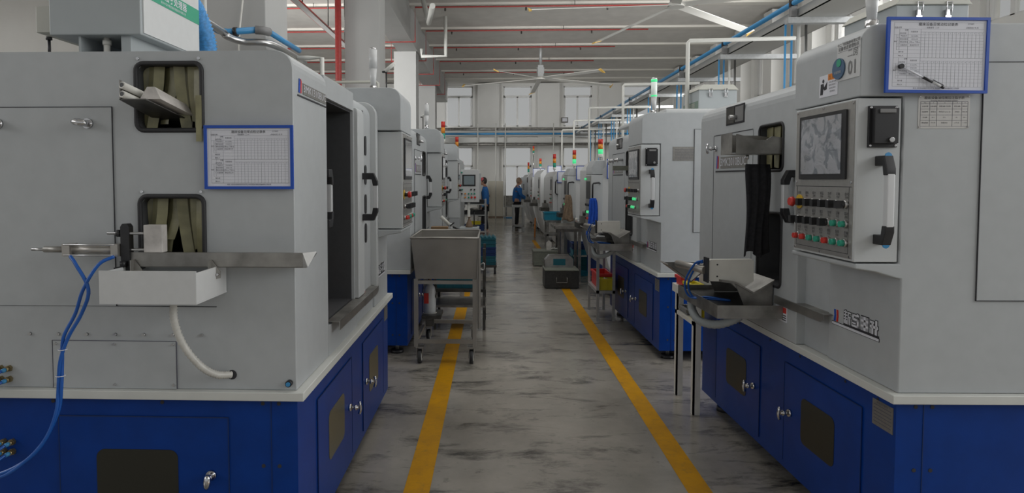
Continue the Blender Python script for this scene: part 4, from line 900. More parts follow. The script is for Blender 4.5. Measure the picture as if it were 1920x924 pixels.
for lb, X, Y, z, h, lit in (('tower light lit green on the third right machine', 1.50, 8.90, 1.92, .27, 1), ('tower light lit green on the fourth right machine', 1.50, 11.75, 1.86, .31, 1),
        ('dim tower light on the fifth right machine', 1.38, 14.3, 1.84, .36, 0), ('tower light on the sixth right machine', 1.28, 17.2, 1.92, .28, 0), ('tower light leaning over the farthest right machine', 1.29, 23.2, 1.84, .42, 0),
        ('tall tower light on the third left machine', -.855, 10.72, 2.25, .36, 0), ('smaller tower light on the fourth left machine', -.73, 12.62, 2.12, .36, 0)):
    tower(lb, (X, Y, z), h, .034, lit, pole=.04)
tower('tower light on a thin hanging rod over the seventh right machine', (1.30, 20.5, 2.42), .28, .03, 0, pole=.05)
MB_ = MB().cyl((1.30, 20.5, 1.88), (1.30, 20.5, 2.42), .012, m='chrome_dull').build('lamp_rod'); tag(MB_, 'thin rod carrying the tower light on the seventh right machine', 'rod')
# left far group
P4 = thing('grinding_machine', 'fourth left machine, a rounded grey cabinet behind the white pendant panel', 'grinding machine', (-.66, 14.3, 0), pi, GRP)
MB().prism([(1.2, .1), (0, .1), (0, 1.98), (.03, 2.06), (.11, 2.12), (1.2, 2.12)], 'y', 0, 1.9, 'paint').build('cabinet', P4, bevel=.02)
MB().box(-.004, .9, 1.895, 1.905, .9, 1.95, 'paint_door').build('end_door', P4)
for x in (.15, 1.0):
    for y in (.2, 1.7): MB().cyl((x, y, 0), (x, y, .1), .06, m='black').build('levelling_foot', P4)
pp = thing('pendant_control_panel', 'white pendant operator panel with screen facing the camera on the left', 'control panel', (-.505, 12.9, 0), 0)
MB().box(-.205, .215, 0, .16, 1.19, 1.86, 'paint_white').build('housing', pp, bevel=.008)
MB().box(-.13, .14, -.008, 0, 1.52, 1.755, 'black').box(-.10, .115, -.010, -.008, 1.55, 1.73, 'lcd').build('screen', pp)
for i, (x, z, c) in enumerate(((-.13, 1.45, 'green_btn'), (.12, 1.45, 'black'), (.05, 1.45, 'black'), (-.14, 1.365, 'black'), (-.07, 1.365, 'amber'), (0, 1.365, 'green_btn'), (.06, 1.365, 'green_btn'), (.12, 1.365, 'green_btn'), (-.07, 1.29, 'amber'), (0, 1.29, 'green_btn'), (.06, 1.29, 'red'), (.13, 1.29, 'red'), (-.14, 1.80, 'green_btn'))):
    MB().cyl((x, 0, z), (x, -.03, z), .016 if c != 'red' else .022, m=c, n=10).build('push_button', pp)
MB().box(.215, .25, .02, .14, 1.25, 1.78, 'paint').build('side_plate', pp)
MB().cyl((0, .08, 0), (0, .08, 1.2), .03, m='white_pipe').box(-.18, .18, .0, .3, 0, .02, 'steel_dull').build('stand', pp)
T9 = taper('slim tapered machine fifth on the left beyond the pendant panel', (-1.0, 16.9, 0), pi, top=1.98)
T10 = taper('slim tapered machine sixth on the left, reached by the worker in a red cap', (-1.0, 20.0, 0), pi, top=1.98)
T11 = taper('slim tapered machine farthest on the left', (-1.0, 23.2, 0), pi, top=1.92)
for lb, X, Y, z in (('tower light on the fifth left machine', -1.07, 15.6, 1.98), ('tower light on the sixth left machine, beside a pale hose', -1.16, 18.4, 1.98), ('tower light on the farthest left machine', -1.08, 22.0, 1.92)): tower(lb, (X, Y, z), .28, .03, 0, pole=.10)

# ------------------------------------------------------------------ steel cart
ct = thing('steel_cart', 'dull steel tub cart on castors in front of the second left machine', 'cart', (0, 0, 0))
x0, x1, ya, yb = -.735, -.135, 5.55, 6.42; m = MB(); t = .004
def wallq(mb, a, b, a2, b2, th): pass
# tapered tub
zt, zb, i_ = 1.135, .765, .04
def panel(mb, p, off, mt): mb.add(p+[tuple(V(q)+V(off)) for q in p], [(0, 1, 2, 3), (7, 6, 5, 4), (0, 4, 5, 1), (1, 5, 6, 2), (2, 6, 7, 3), (3, 7, 4, 0)], mt)
panel(m, [(x0, ya, zt), (x0+i_, ya+.03, zb), (x1-i_*.3, ya+.03, zb), (x1, ya, zt)], (0, .004, 0), 'cart_steel')
panel(m, [(x0, yb, zt), (x0+i_, yb-.03, zb), (x1-i_*.3, yb-.03, zb), (x1, yb, zt)], (0, -.004, 0), 'cart_steel')
panel(m, [(x0, ya, zt), (x0+i_, ya+.03, zb), (x0+i_, yb-.03, zb), (x0, yb, zt)], (.004, 0, 0), 'cart_steel')
panel(m, [(x1, ya, zt), (x1-i_*.3, ya+.03, zb), (x1-i_*.3, yb-.03, zb), (x1, yb, zt)], (-.004, 0, 0), 'cart_steel')
m.box(x0+i_, x1-i_*.3, ya+.03, yb-.03, zb, zb+.004, 'cart_steel'); m.build('tub', ct)
MB().tube([(x0, ya, zt), (x1, ya, zt), (x1, yb, zt), (x0, yb, zt)], .010, 'cart_steel', n=6, closed=True).build('tub_rim', ct)
lx = (x0+.03, x1-.075)
for X in (x0+.045, x1-.03):
    for Y_ in (ya+.03, yb-.05):
        MB().box(X-.018, X+.018, Y_-.018, Y_+.018, .155, .765, 'cart_steel').build('leg', ct)
for (z, w_) in ((.735, .03), (.20, .035)):
    for Y_ in (ya+.03, yb-.05): MB().box(x0+.045, x1-.03, Y_-.015, Y_+.015, z-.015, z+w_-.015, 'cart_steel').build('cross_rail', ct)
    for X in (x0+.045, x1-.03): MB().box(X-.014, X+.014, ya+.03, yb-.05, z-.014, z+.016, 'cart_steel').build('side_rail', ct)
MB().box(x1-.005, x1+.025, ya-.005, ya+.0, .33, 1.14, 'cart_steel').box(x1+.0, x1+.004, ya-.005, ya+.035, .33, 1.14, 'cart_steel').build('corner_angle', ct)
for X in (x0+.075, x1-.06):
    for Y_ in (ya+.05, yb-.06):
        m = MB(); m.cyl((X-.016, Y_, .062), (X+.016, Y_, .062), .062, m='rubber', n=18).cyl((X-.018, Y_, .062), (X+.018, Y_, .062), .042, m='plastic_white', n=14); wh = m.build('wheel', ct)
        MB().box(X-.028, X-.022, Y_-.03, Y_+.03, .05, .15, 'cart_steel').box(X+.022, X+.028, Y_-.03, Y_+.03, .05, .15, 'cart_steel').box(X-.035, X+.035, Y_-.04, Y_+.04, .146, .155, 'cart_steel').build('fork', wh)
MB().tube(smoothpath([(x1+.012, ya+.1, .88), (x1+.05, ya+.1, .90), (x1+.05, ya+.1, .84), (x1+.012, ya+.1, .85)], 4), .005, 'chrome_dull', n=6).build('hook', ct)
# things behind / below the cart
tb = thing('bottle_stand', 'small dark shelf stand seen through the steel cart legs', 'stand', (-.54, 7.05, 0))
m = MB()
m.box(-.12, .46, -.2, .35, .42, .45, 'steel_dark'); m.build('shelf', tb)
for X in (-.10, .44):
    for Y_ in (-.18, .33): MB().box(X-.015, X+.015, Y_-.015, Y_+.015, 0, .90, 'steel_dark').build('leg', tb)
MB().box(-.12, .46, -.2, .35, .25, .27, 'steel_dull').build('rail', tb)
m = MB(); m.box(-.08, .40, 0, .36, 0, .16, 'crate_teal')
def crate(label, loc, w, d, h, m_, rz=0, grp='plastic parts crates', fins=True):
    t = MB(); th = .012
    t.box(-w/2, w/2, -d/2, d/2, 0, .012, m_); t.box(-w/2, w/2, -d/2, -d/2+th, .012, h, m_); t.box(-w/2, w/2, d/2-th, d/2, .012, h, m_); t.box(-w/2, -w/2+th, -d/2+th, d/2-th, .012, h, m_); t.box(w/2-th, w/2, -d/2+th, d/2-th, .012, h, m_)
    t.box(-w/2-.012, w/2+.012, -d/2-.012, -d/2, h-.022, h, m_); t.box(-w/2-.012, w/2+.012, d/2, d/2+.012, h-.022, h, m_); t.box(-w/2-.012, -w/2, -d/2, d/2, h-.022, h, m_); t.box(w/2, w/2+.012, -d/2, d/2, h-.022, h, m_)
    n = max(2, int(w/.09))
    if fins:
        for i in range(n+1): t.box(-w/2+w*i/n-.004, -w/2+w*i/n+.004, -d/2-.010, -d/2, .01, h-.02, m_)
    o = t.build('crate', loc=loc); o.rotation_euler = (0, 0, rz); return tag(o, label, 'crate', grp)
crate('dark teal slatted crate on the stand below the steel cart', (-.39, 7.13, .451), .46, .40, .17, 'crate_teal')
bt = MB(); pts = [(.001, 0), (.055, .0), (.06, .02), (.06, .13), (.05, .16), (.058, .20), (.05, .25), (.022, .285), (.018, .31), (.001, .312)]
def lathe(mb, pts, c, m_, n=16):
    vs = [(c[0]+r*cos(2*pi*i/n), c[1]+r*sin(2*pi*i/n), c[2]+z) for r, z in pts for i in range(n)]
    return mb.add(vs, [(k*n+i, k*n+(i+1) % n, (k+1)*n+(i+1) % n, (k+1)*n+i) for k in range(len(pts)-1) for i in range(n)], m_, True)
sb = thing('plastic_bottle', 'clear plastic bottle with red label hanging inside the steel cart frame', 'bottle', (-.62, 6.10, .352))
lathe(MB(), pts, (0, 0, 0), 'lamp_clear').build('body', sb); MB().cyl((0, 0, .31), (0, 0, .335), .02, m='flask').build('cap', sb)
MB().box(-.05, -.005, -.066, -.060, .10, .20, 'red').build('label', sb)
tag(MB().box(-.735+.05, -.50, 5.95, 6.25, .320, .350, 'steel_dark').cyl((-.62, 6.10, .30), (-.62, 6.10, .351), .07, m='plastic_white').box(-.66, -.58, 6.07, 6.13, .22, .30, 'steel_dark').build('bottle_rack'), 'small round rack holding the clear bottle inside the cart', 'rack')
# bench with clamp, carton and flask behind the cart
wbn = thing('workbench', 'low steel bench between second and third left machines', 'bench', (-.62, 8.35, 0))
MB().box(-.30, .22, -.16, .30, .92, .95, 'galv').build('bench_top', wbn)
for X in (-.28, .20):
    for Y_ in (-.14, .28): MB().box(X-.02, X+.02, Y_-.02, Y_+.02, 0, .92, 'galv').build('leg', wbn)
ctn = MB().box(-.82, -.60, 8.25, 8.40, .951, 1.03, 'cardboard').build('carton', bevel=.003); tag(ctn, 'brown cardboard carton on the bench behind the steel cart', 'carton')
cl = thing('articulated_clamp', 'chunky cream articulated clamp leaning over the carton behind the cart', 'clamp', (-.56, 8.22, .951))
MB().cyl((0, .03, 0), (0, .03, .10), .035, .028, m='galv').build('foot', cl)
MB().tube([(0, .03, .09), (-.06, .03, .15), (-.13, .03, .215)], .024, 'plastic_white', n=10).build('arm', cl)
MB().sphere((0, .03, .10), .032, 'galv').build('joint', cl); MB().cyl((.0, .03, .10), (.09, .03, .05), .012, m='black').sphere((.09, .03, .05), .02, 'black').cyl((.0, .0, .1), (.05, -.03, .14), .008, m='black').build('lever', cl)
pb2 = thing('tool_cabinet', 'pale blue grey tool cabinet beside the third left machine', 'cabinet', (-.36, 9.55, 0))
MB().box(-.16, .14, 0, .4, .02, .92, 'filter_grey').build('body', pb2, bevel=.01); MB().box(-.14, .12, -.006, 0, .1, .85, 'filter_grey').build('door', pb2)
fk = MB(); lathe(fk, [(.001, 0), (.055, 0), (.06, .02), (.03, .09), (.014, .13), (.014, .15), (.04, .16), (.001, .162)], (-.37, 9.65, .921), 'flask'); tag(fk.build('flask'), 'brown conical flask on the pale tool cabinet', 'flask')
fn = thing('desk_fan', 'small dark round headed stand on the pale tool cabinet', 'stand', (-.30, 9.85, .921))
MB().cyl((0, 0, 0), (0, 0, .02), .05, m='black').cyl((0, 0, .02), (0, 0, .28), .008, m='black').build('stem', fn); MB().sphere((0, 0, .27), .07, 'steel_dark', 14, (1, 1, .35)).build('head', fn)
# trolley with yellow and blue boxes near the red capped worker
tr2 = thing('shelf_trolley', 'grey shelf trolley with dark crates beside the worker in a red cap', 'trolley', (-.62, 16.2, 0))
for X in (-.16, .42):
    for Y_ in (0, .45): MB().box(X-.02, X+.02, Y_-.02, Y_+.02, 0, 1.15, 'galv').build('leg', tr2)
for z in (.30, .72, 1.0): MB().box(-.16, .42, 0, .45, z, z+.03, 'galv').build('shelf', tr2)
crate('dark blue crate on the lower shelf of the far left trolley', (-.49, 16.42, .331), .5, .36, .16, 'crate_blue')
crate('black crate on the middle shelf of the far left trolley', (-.49, 16.42, .751), .5, .36, .10, 'black')
crate('small yellow crate on the lower shelf of the far left trolley', (-.46, 16.30, .492), .26, .1, .09, 'crate_yellow')
crate('black crate on the top shelf of the far left trolley', (-.49, 16.42, 1.031), .5, .36, .10, 'black')
# stacked crates on a dolly at left of aisle
dl = thing('crate_dolly', 'low dark dolly under the teal crate stack on the left', 'dolly', (-.16, 10.95, 0))
MB().box(-.22, .22, -.02, .48, .12, .16, 'steel_dark').build('deck', dl)
for X in (-.19, .19):
    for Y_ in (.02, .44): MB().cyl((X-.02, Y_, .055), (X+.02, Y_, .055), .055, m='rubber').box(X-.02, X+.02, Y_-.02, Y_+.02, .06, .12, 'steel_dark').build('wheel', dl)
for i, (c_, nm) in enumerate((('crate_teal', 'lowest'), ('crate_teal', 'second lowest'), ('crate_blue', 'dark middle'), ('crate_blue', 'blue upper middle'), ('crate_teal', 'second from top'), ('crate_teal', 'toothed topmost'))):
    o = crate('%s crate of the stack on the left dolly' % nm, (-.16, 11.18, .161+.078*i), .40, .42, .076, c_, grp='crates stacked on the left dolly')
tag(MB().prism([(-.35+.035*i, .631+(.0 if i % 2 else .035)) for i in range(12)] + [(.035, .60), (-.35, .60)], 'y', 10.96, 11.39, 'crate_teal').build('crate_liner'), 'wavy teal divider in the topmost crate of the left dolly', 'divider')

# ------------------------------------------------------------------ right side clutter
# folded steel box, near: black worn, far: green
def parts_box(label, loc, m_, hood):
    t = thing('metal_box', label, 'metal box', loc, 0, 'heavy metal boxes beside the right yellow line')
    MB().box(0, .51, 0, .50, .012, .275, m_).build('body', t, bevel=.008); MB().box(-.004, .514, -.004, .504, .275, .286, 'box_green').build('lid', t)
    MB().box(.02, .49, .02, .48, 0, .012, 'black').build('skid', t)
    MB().tube([(.17, 0, .17), (.17, -.02, .175), (.17, -.022, .10), (.33, -.022, .10), (.33, -.02, .175), (.33, 0, .17)], .006, 'steel_dull', n=6).build('handle', t)
    MB().cyl((.385, .002, .05), (.385, -.003, .05), .028, m='seam').build('drain_hole', t)
    h = MB()
    if hood:
        h.prism([(.02, .286), (.02, .40), (.09, .475), (.40, .475), (.46, .42), (.46, .286)], 'y', .30, .304, 'steel'); h.prism([(.02, .286), (.02, .40), (.09, .475), (.40, .475), (.46, .42), (.46, .286)], 'y', -.0+.47, .474, 'steel'); h.box(.02, .024, .30, .474, .286, .40, 'steel_dull')
        h.add([(.02, .295, .40), (.09, .295, .478), (.09, .478, .478), (.02, .478, .40), (.022, .295, .396), (.092, .295, .474), (.092, .478, .474), (.022, .478, .396)], [(0, 1, 2, 3), (7, 6, 5, 4), (0, 4, 5, 1), (1, 5, 6, 2), (2, 6, 7, 3), (3, 7, 4, 0)], 'chrome_dull'); h.box(.09, .40, .30, .474, .471, .475, 'steel'); h.box(.15, .34, .296, .30, .32, .42, 'crate_teal')
        h.build('hood', t)
    else:
        h.prism([(.26, .286), (.26, .42), (.31, .47), (.36, .43), (.36, .286)], 'y', .25, .30, 'pale_metal'); h.build('bracket', t)
        k = MB()
        for i in range(5): k.cyl((.36+.025*i, .22+.02*(i % 2), .286), (.36+.025*i, .22+.02*(i % 2), .32+.01*(i % 3)), .012, m='chrome_dull', n=8)
        k.build('studs', t)
    return t
parts_box('black worn metal box with a steel hood on its lid, right of the aisle', (.785, 9.50, 0), 'box_black', True)
parts_box('green grey metal box with a small bracket on its lid, right of the aisle', (.775, 12.0, 0), 'box_green', False)
def frame_table(name, label, x0, x1, y0, y1, zt, shelves, m_='galv', leg=.035, grp=None, toph=.04, legm=None):
    t = thing(name, label, 'table', (x0, y0, 0), 0, grp); w, d = x1-x0, y1-y0
    MB().box(-.01, w+.01, -.01, d+.01, zt-toph, zt, m_).build('table_top', t)
    for X in (leg/2, w-leg/2):
        for Y_ in (leg/2, d-leg/2): MB().box(X-leg/2, X+leg/2, Y_-leg/2, Y_+leg/2, 0, zt-toph, legm or m_).build('leg', t)
    for z in shelves: MB().box(.0, w, 0, d, z-.035, z, m_).build('shelf', t)
    return t
frame_table('side_table', 'thin legged grey table under the blue towel in the right row', 1.205, 1.42, 7.33, 8.02, .99, (.36,), 'galv', .03, 'steel side tables', .03)
crate('red crate on the lower shelf of the table below the blue towel', (1.325, 7.72, .361), .17, .44, .17, 'crate_red', grp='small red and yellow crates')
crate('yellow crate full of small parts on the lower shelf below the blue towel', (1.325, 7.42, .361), .17, .12, .135, 'crate_yellow', grp='small red and yellow crates')
def heap(name, label, c, w, d, h, n, r, m_, cat='parts'):
    t = MB()
    for i in range(n):
        x, y = random.uniform(-w/2, w/2), random.uniform(-d/2, d/2); z = random.uniform(0, h)*(1-abs(x)/w)
        a = random.uniform(0, 6.28); q = V((cos(a), sin(a), random.uniform(-.5, .5)))*r*1.3
        p = V((c[0]+x, c[1]+y, c[2]+z+r)); t.cyl(p-q, p+q, r, m=m_, n=7)
    o = t.build(name); return tag(o, label, cat, kind='stuff')
heap('small_parts', 'heap of small shiny steel parts in the yellow crate', (1.325, 7.42, .42), .12, .07, .06, 70, .010, 'chrome_dull')
heap('machined_parts', 'dark pile of machined parts on the table below the blue towel', (1.34, 7.66, .99), .12, .36, .12, 70, .020, 'parts')
tb2 = thing('side_table', 'white painted steel table beside the nearest right machine', 'table', (1.40, 4.40, 0), 0, 'steel side tables')
MB().box(-.02, .095, -.01, .47, .80, .86, 'plastic_white').build('table_top', tb2)
for Y_ in (0, .41): MB().box(0, .05, Y_, Y_+.012, 0, .80, 'plastic_white').box(0, .012, Y_, Y_+.05, 0, .80, 'plastic_white').build('leg', tb2)
MB().box(0, .09, .012, .46, .63, .66, 'plastic_white').build('shelf', tb2)
crate('red crate on the white table beside the nearest right machine', (1.44, 4.76, .861), .08, .14, .07, 'crate_red', grp='small red and yellow crates')
crate('yellow crate on the white table, in front of the red one', (1.44, 4.56, .861), .08, .14, .05, 'crate_yellow', grp='small red and yellow crates')
crate('yellow crate on the middle shelf of the white table', (1.45, 4.50, .661), .05, .13, .10, 'crate_yellow', grp='small red and yellow crates')
crate('grey tray on the middle shelf of the white table', (1.45, 4.72, .661), .06, .2, .04, 'grey_mid', grp='small red and yellow crates', fins=False)
# crate stack right
for i, (c_, h_, nm) in enumerate((('crate_cyan', .10, 'lowest cyan'), ('crate_teal', .08, 'second lowest'), ('crate_teal', .08, 'third lowest'), ('crate_teal', .08, 'middle teal'), ('crate_cyan', .10, 'bright cyan upper'), ('crate_blue', .11, 'topmost navy'))):
    z = (0.002, .105, .188, .271, .354, .457)[i]
    crate('%s crate of the stack behind the thin legged table' % nm, (1.60-.01*(i % 2), 10.98, z), .46, .36, h_-.003, c_, grp='crates stacked behind the right table')
tag(MB().prism([(1.37+.0153*i, .352+(.0 if i % 2 else .018)) for i in range(31)] + [(1.83, .335), (1.37, .335)], 'y', 10.775, 10.785, 'plastic_white').build('crate_liner'), 'white toothed liner edge in the right crate stack', 'liner')
frame_table('side_table', 'dark steel table holding a tray in front of the fourth right machine', 1.10, 1.42, 10.2, 10.75, .86, (), 'steel_dull', .045, 'steel side tables', .05)
tag(MB().box(.98, 1.45, 10.1, 10.8, .861, .866, 'steel_dull').box(.98, 1.45, 10.1, 10.11, .866, .91, 'steel_dull').box(.98, .99, 10.1, 10.8, .866, .91, 'steel_dull').box(1.44, 1.45, 10.1, 10.8, .866, .91, 'steel_dull').box(.98, 1.45, 10.79, 10.8, .866, .91, 'steel_dull').build('oil_tray'), 'shallow steel oil tray on the dark steel table', 'tray')
frame_table('side_table', 'two shelf steel table with a cyan crate, by the fifth right machine', 1.08, 1.36, 12.75, 13.3, .83, (.55, .22), 'steel_dull', .045, 'steel side tables', .045)
crate('cyan crate on the two shelf table', (1.21, 13.0, .831), .34, .40, .16, 'crate_cyan', fins=True)
fe = thing('fire_extinguisher', 'small red and white canister beside the blue towel', 'canister', (1.36, 10.35, .867))
bs = MB().box(0, .28, 0, .4, .02, .62, 'blue').box(.03, .25, -.004, 0, .06, .58, 'filter_grey').build('steel_cabinet', loc=(1.42, 13.45, 0)); tag(bs, 'small blue and grey cabinet behind the two shelf table', 'cabinet')
MB().cyl((0, 0, 0), (0, 0, .10), .025, m='red').build('body', fe); MB().cyl((0, 0, .10), (0, 0, .16), .02, m='plastic_white').build('top', fe)
# far table, cabinet, far bench
frame_table('side_table', 'grey steel table beside the far worker in the aisle', .62, 1.0, 20.2, 20.75, .83, (.18,), 'galv', .07, 'steel side tables', .06)
cbn = thing('electrical_cabinet', 'tall cream steel cabinet at the far end of the aisle', 'cabinet', (-.22, 27.4, 0))
MB().box(0, .64, 0, .5, .06, 1.60, 'cream_metal').build('body', cbn, bevel=.01); MB().box(.0, .64, .01, .5, 0, .06, 'flask').build('plinth', cbn); MB().box(.03, .61, -.008, 0, .10, 1.56, 'cream_metal').build('door', cbn); MB().box(.05, .07, -.03, -.008, .9, 1.0, 'black').build('handle', cbn)
bn = thing('workbench', 'grey bench against the far wall beside the cream cabinet', 'bench', (.46, 27.6, 0))
MB().box(0, 1.2, 0, .5, .45, .50, 'galv').build('bench_top', bn); MB().box(0, 1.3, .45, .50, .5, .95, 'steel_dull').build('back_panel', bn)
for X in (.1, 1.1):
    for Y_ in (.06, .44): MB().box(X-.04, X+.04, Y_-.04, Y_+.04, 0, .45, 'steel_dull').build('leg', bn)
tag(MB().box(.46, 1.0, 27.0, 27.3, .0, .05, 'blue_pipe').build('floor_mat'), 'light blue folded sheet on the floor near the far cabinet', 'sheet')
tag(MB().cyl((1.20, 18.2, .0), (1.215, 18.25, .55), .02, m='orange').build('wooden_stick'), 'orange stick leaning by the far right machines', 'stick')

# ------------------------------------------------------------------ pipes, ducts, fans overhead
m = MB(); X, Z = 3.4, 3.45
tr = thing('cable_tray', 'long grey metal cable tray running overhead along the right row', 'cable tray', (X, 0, Z))
MB().box(-.02, .48, 2, 26.2, .0, .012, 'tray_metal').box(-.02, -.012, 2, 26.2, 0, .10, 'tray_metal').box(.47, .48, 2, 26.2, 0, .10, 'tray_metal').build('channel', tr)
for i in range(12):
    y = 3.05+2.08*i; b = MB(); b.box(-.14, .95, y-.045, y+.045, -.065, -.0005, 'galv'); b.build('bracket', tr)
for i, (dx, dz, r, m_) in enumerate(((-.07, .16, .030, 'blue_pipe'), (.06, .05, .022, 'chrome_dull'), (.13, .05, .022, 'chrome_dull'), (.22, .05, .022, 'white_pipe'))):
    tag(MB().cyl((X+dx, 2, Z+dz), (X+dx, 26, Z+dz), r, m=m_).build('overhead_pipe'), ('blue air pipe along the aisle edge of the overhead tray', 'steel pipe in the tray next to the blue one', 'steel pipe in the middle of the tray', 'white pipe farthest inside the tray')[i], 'pipe')
bpipe = [o for o in bpy.data.objects if o.name.startswith('overhead_pipe') and o.get('label', '').startswith('blue air pipe along')][0]
for i in range(12):
    y = 3.05+2.08*i; MB().box(X-.10, X-.04, y-.03, y+.03, Z+.012, Z+.12, 'grey_mid').box(X-.11, X-.03, y-.02, y+.02, Z+.12, Z+.20, 'black').build('pipe_clamp', bpipe)
ORD = ('nearest', 'second', 'third', 'fourth', 'fifth', 'sixth', 'seventh', 'farthest')
for y in (7.2, 9.3, 11.4, 13.5, 15.6, 17.7, 19.8, 21.9):
    for dx, c_, r in ((-.10, 'blue_pipe', .012), (-.03, 'blue_pipe', .012), (.05, 'white_pipe', .017), (.13, 'chrome_dull', .017)):
        tag(MB().cyl((X+dx, y+.12, 0), (X+dx, y+.12, Z-.004), r, m=c_, n=8).build('drop_pipe'), {'blue_pipe': 'thin blue air line dropping from the tray, %s one of the %s pair' % ('left' if dx < -.05 else 'right', ORD[int((y-7)/2.1)]), 'white_pipe': 'white pipe dropping from the tray beside the %s pair of blue lines' % ORD[int((y-7)/2.1)], 'chrome_dull': 'steel pipe dropping from the tray beside the %s pair of blue lines' % ORD[int((y-7)/2.1)]}[c_], 'pipe', {'blue_pipe': 'blue drop lines', 'white_pipe': 'white drop pipes', 'chrome_dull': 'steel drop pipes'}[c_])
# white goosenecks from the machines up and over to the tray
for y, x0_, z1_ in ((6.95, 2.10, 3.15), (10.1, 2.05, 3.15), (13.3, 2.0, 3.15), (15.8, 2.0, 3.12), (18.5, 2.0, 3.1)):
    z0_ = {6.95: 2.29, 10.1: 1.92, 13.3: 1.86}.get(y, {15.8: 1.84, 18.5: 1.92}.get(y, 1.9))
    tag(MB().tube([(x0_, y, z0_), (x0_, y, z1_-.02), (x0_+.02, y, z1_), (X-.16, y, z1_+.02)], .022, 'white_pipe', n=8).build('exhaust_pipe'), 'white gooseneck pipe rising to the tray from the %s right machine' % {6.95: 'second', 10.1: 'third', 13.3: 'fourth', 15.8: 'fifth', 18.5: 'sixth'}[y], 'pipe', 'white gooseneck pipes')
# transverse run before the back wall
tv = [(-6, 3.78, .06, 'steel_dull', 'thick steel pipe crossing the far wall, topmost'), (-6, 3.58, .045, 'blue_pipe', 'blue pipe crossing in front of the far wall'), (-6, 3.14, .05, 'steel_dull', 'steel pipe crossing the far wall, lowest')]
for x_, z_, r, m_, lb in tv: tag(MB().cyl((x_, 26.6, z_), (XR-.01, 26.6, z_), r, m=m_).build('overhead_pipe'), lb, 'pipe')
tag(MB().box(-6, XR-.01, 26.5, 26.75, 3.22, 3.42, 'tray_metal').build('cable_tray'), 'grey cable tray crossing in front of the far wall', 'cable tray')
for x_ in (-4.2, -.65, .10, .50, 2.5): tag(MB().cyl((x_, 26.4, .0), (x_, 26.4, 4.0), .022, m='white_pipe', n=8).build('drop_pipe'), 'thin upright pipe before the far wall, %s' % {-4.2: 'farthest left', -.65: 'left of the cream cabinet', .10: 'behind the cream cabinet', .50: 'just right of the cream cabinet', 2.5: 'farthest right'}[x_], 'pipe', 'upright pipes before the far wall')
# left side overhead pipes around the first column
tag(MB().tube(smoothpath([(-2.20, .5, 2.92), (-2.20, 3, 2.90), (-2.20, 4.9, 2.86), (-2.19, 5.15, 2.83), (-2.10, 5.28, 2.81), (-1.98, 5.30, 2.81), (-1.90, 5.4, 2.81), (-1.88, 5.7, 2.81), (-1.88, 6.25, 2.81)], 5), .030, 'chrome_dull', n=12).build('overhead_pipe'), 'steel pipe bending around the column above the nearest left machine', 'pipe')
bp = thing('overhead_pipe', 'blue air pipe with grey elbow beside the steel pipe on the left', 'pipe', (0, 0, 0))
MB().tube([(-2.27, .5, 2.88), (-2.27, 5.18, 2.88), (-2.22, 5.25, 2.885), (-1.98, 5.25, 2.90)], .027, 'blue_pipe', n=12).build('run', bp)
MB().tube([(-1.99, 5.25, 2.90), (-1.93, 5.27, 2.90), (-1.90, 5.33, 2.90)], .036, 'grey_mid', n=10).build('elbow', bp); MB().tube([(-1.90, 5.33, 2.90), (-1.885, 6.1, 2.90)], .025, 'blue_pipe', n=12).build('branch', bp)
MB().cyl((-2.17, 5.25, 2.885), (-2.14, 5.25, 2.887), .038, m='black').build('clamp', bp)
tag(MB().cyl((-1.82, 3.95, 2.16), (-1.82, 3.95, 3.9), .016, m='white_pipe').build('drop_pipe'), 'white upright pipe rising behind the nearest left machine', 'pipe')
tag(MB().tube(smoothpath([(-2.16, 5.54, 3.9), (-2.20, 5.54, 3.3), (-2.24, 5.54, 2.95), (-2.25, 5.54, 2.7)], 5), .008, 'plastic_white', n=6).build('cable'), 'thin white cable hanging down the first left column', 'cable')
tag(MB().tube([(-1.90, 5.95, 2.80), (-1.75, 5.95, 2.80), (-1.62, 5.95, 2.80), (-1.62, 5.95, 2.156)], .022, 'white_pipe', n=8).build('exhaust_pipe'), 'short white bent pipe above the second left machine', 'pipe')
tag(MB().tube([(-2.3, 8.2, 2.92), (-1.52, 8.2, 2.92), (-1.50, 8.2, 2.90), (-1.50, 8.2, 0)], .018, 'filter_cream', n=8).build('exhaust_pipe'), 'cream bent pipe in front of the second column on the left', 'pipe')
tag(MB().cyl((-2.73, 11.1, 0), (-2.73, 11.1, 6.0), .055, m='red_pipe').build('fire_pipe'), 'red upright fire main beside the second left column', 'pipe')
ty = thing('light_rail', 'red and white light rail hanging from the ceiling on the left', 'rail', (0, 0, 0))
MB().box(-3.355, -3.245, 8, 14.4, 4.62, 4.66, 'frame_white').build('rail', ty)
MB().tube([(-3.37, 8, 4.64), (-3.37, 14.4, 4.64)], .011, 'red', n=6).build('red_edge', ty); MB().tube([(-3.23, 8, 4.64), (-3.23, 14.4, 4.64)], .011, 'red', n=6).build('red_edge', ty)
for y in (9.2, 10.9, 12.6, 14.0): MB().cyl((-3.3, y, 4.66), (-3.3, y, 6.0), .012, m='steel_dark').build('hanger', ty)
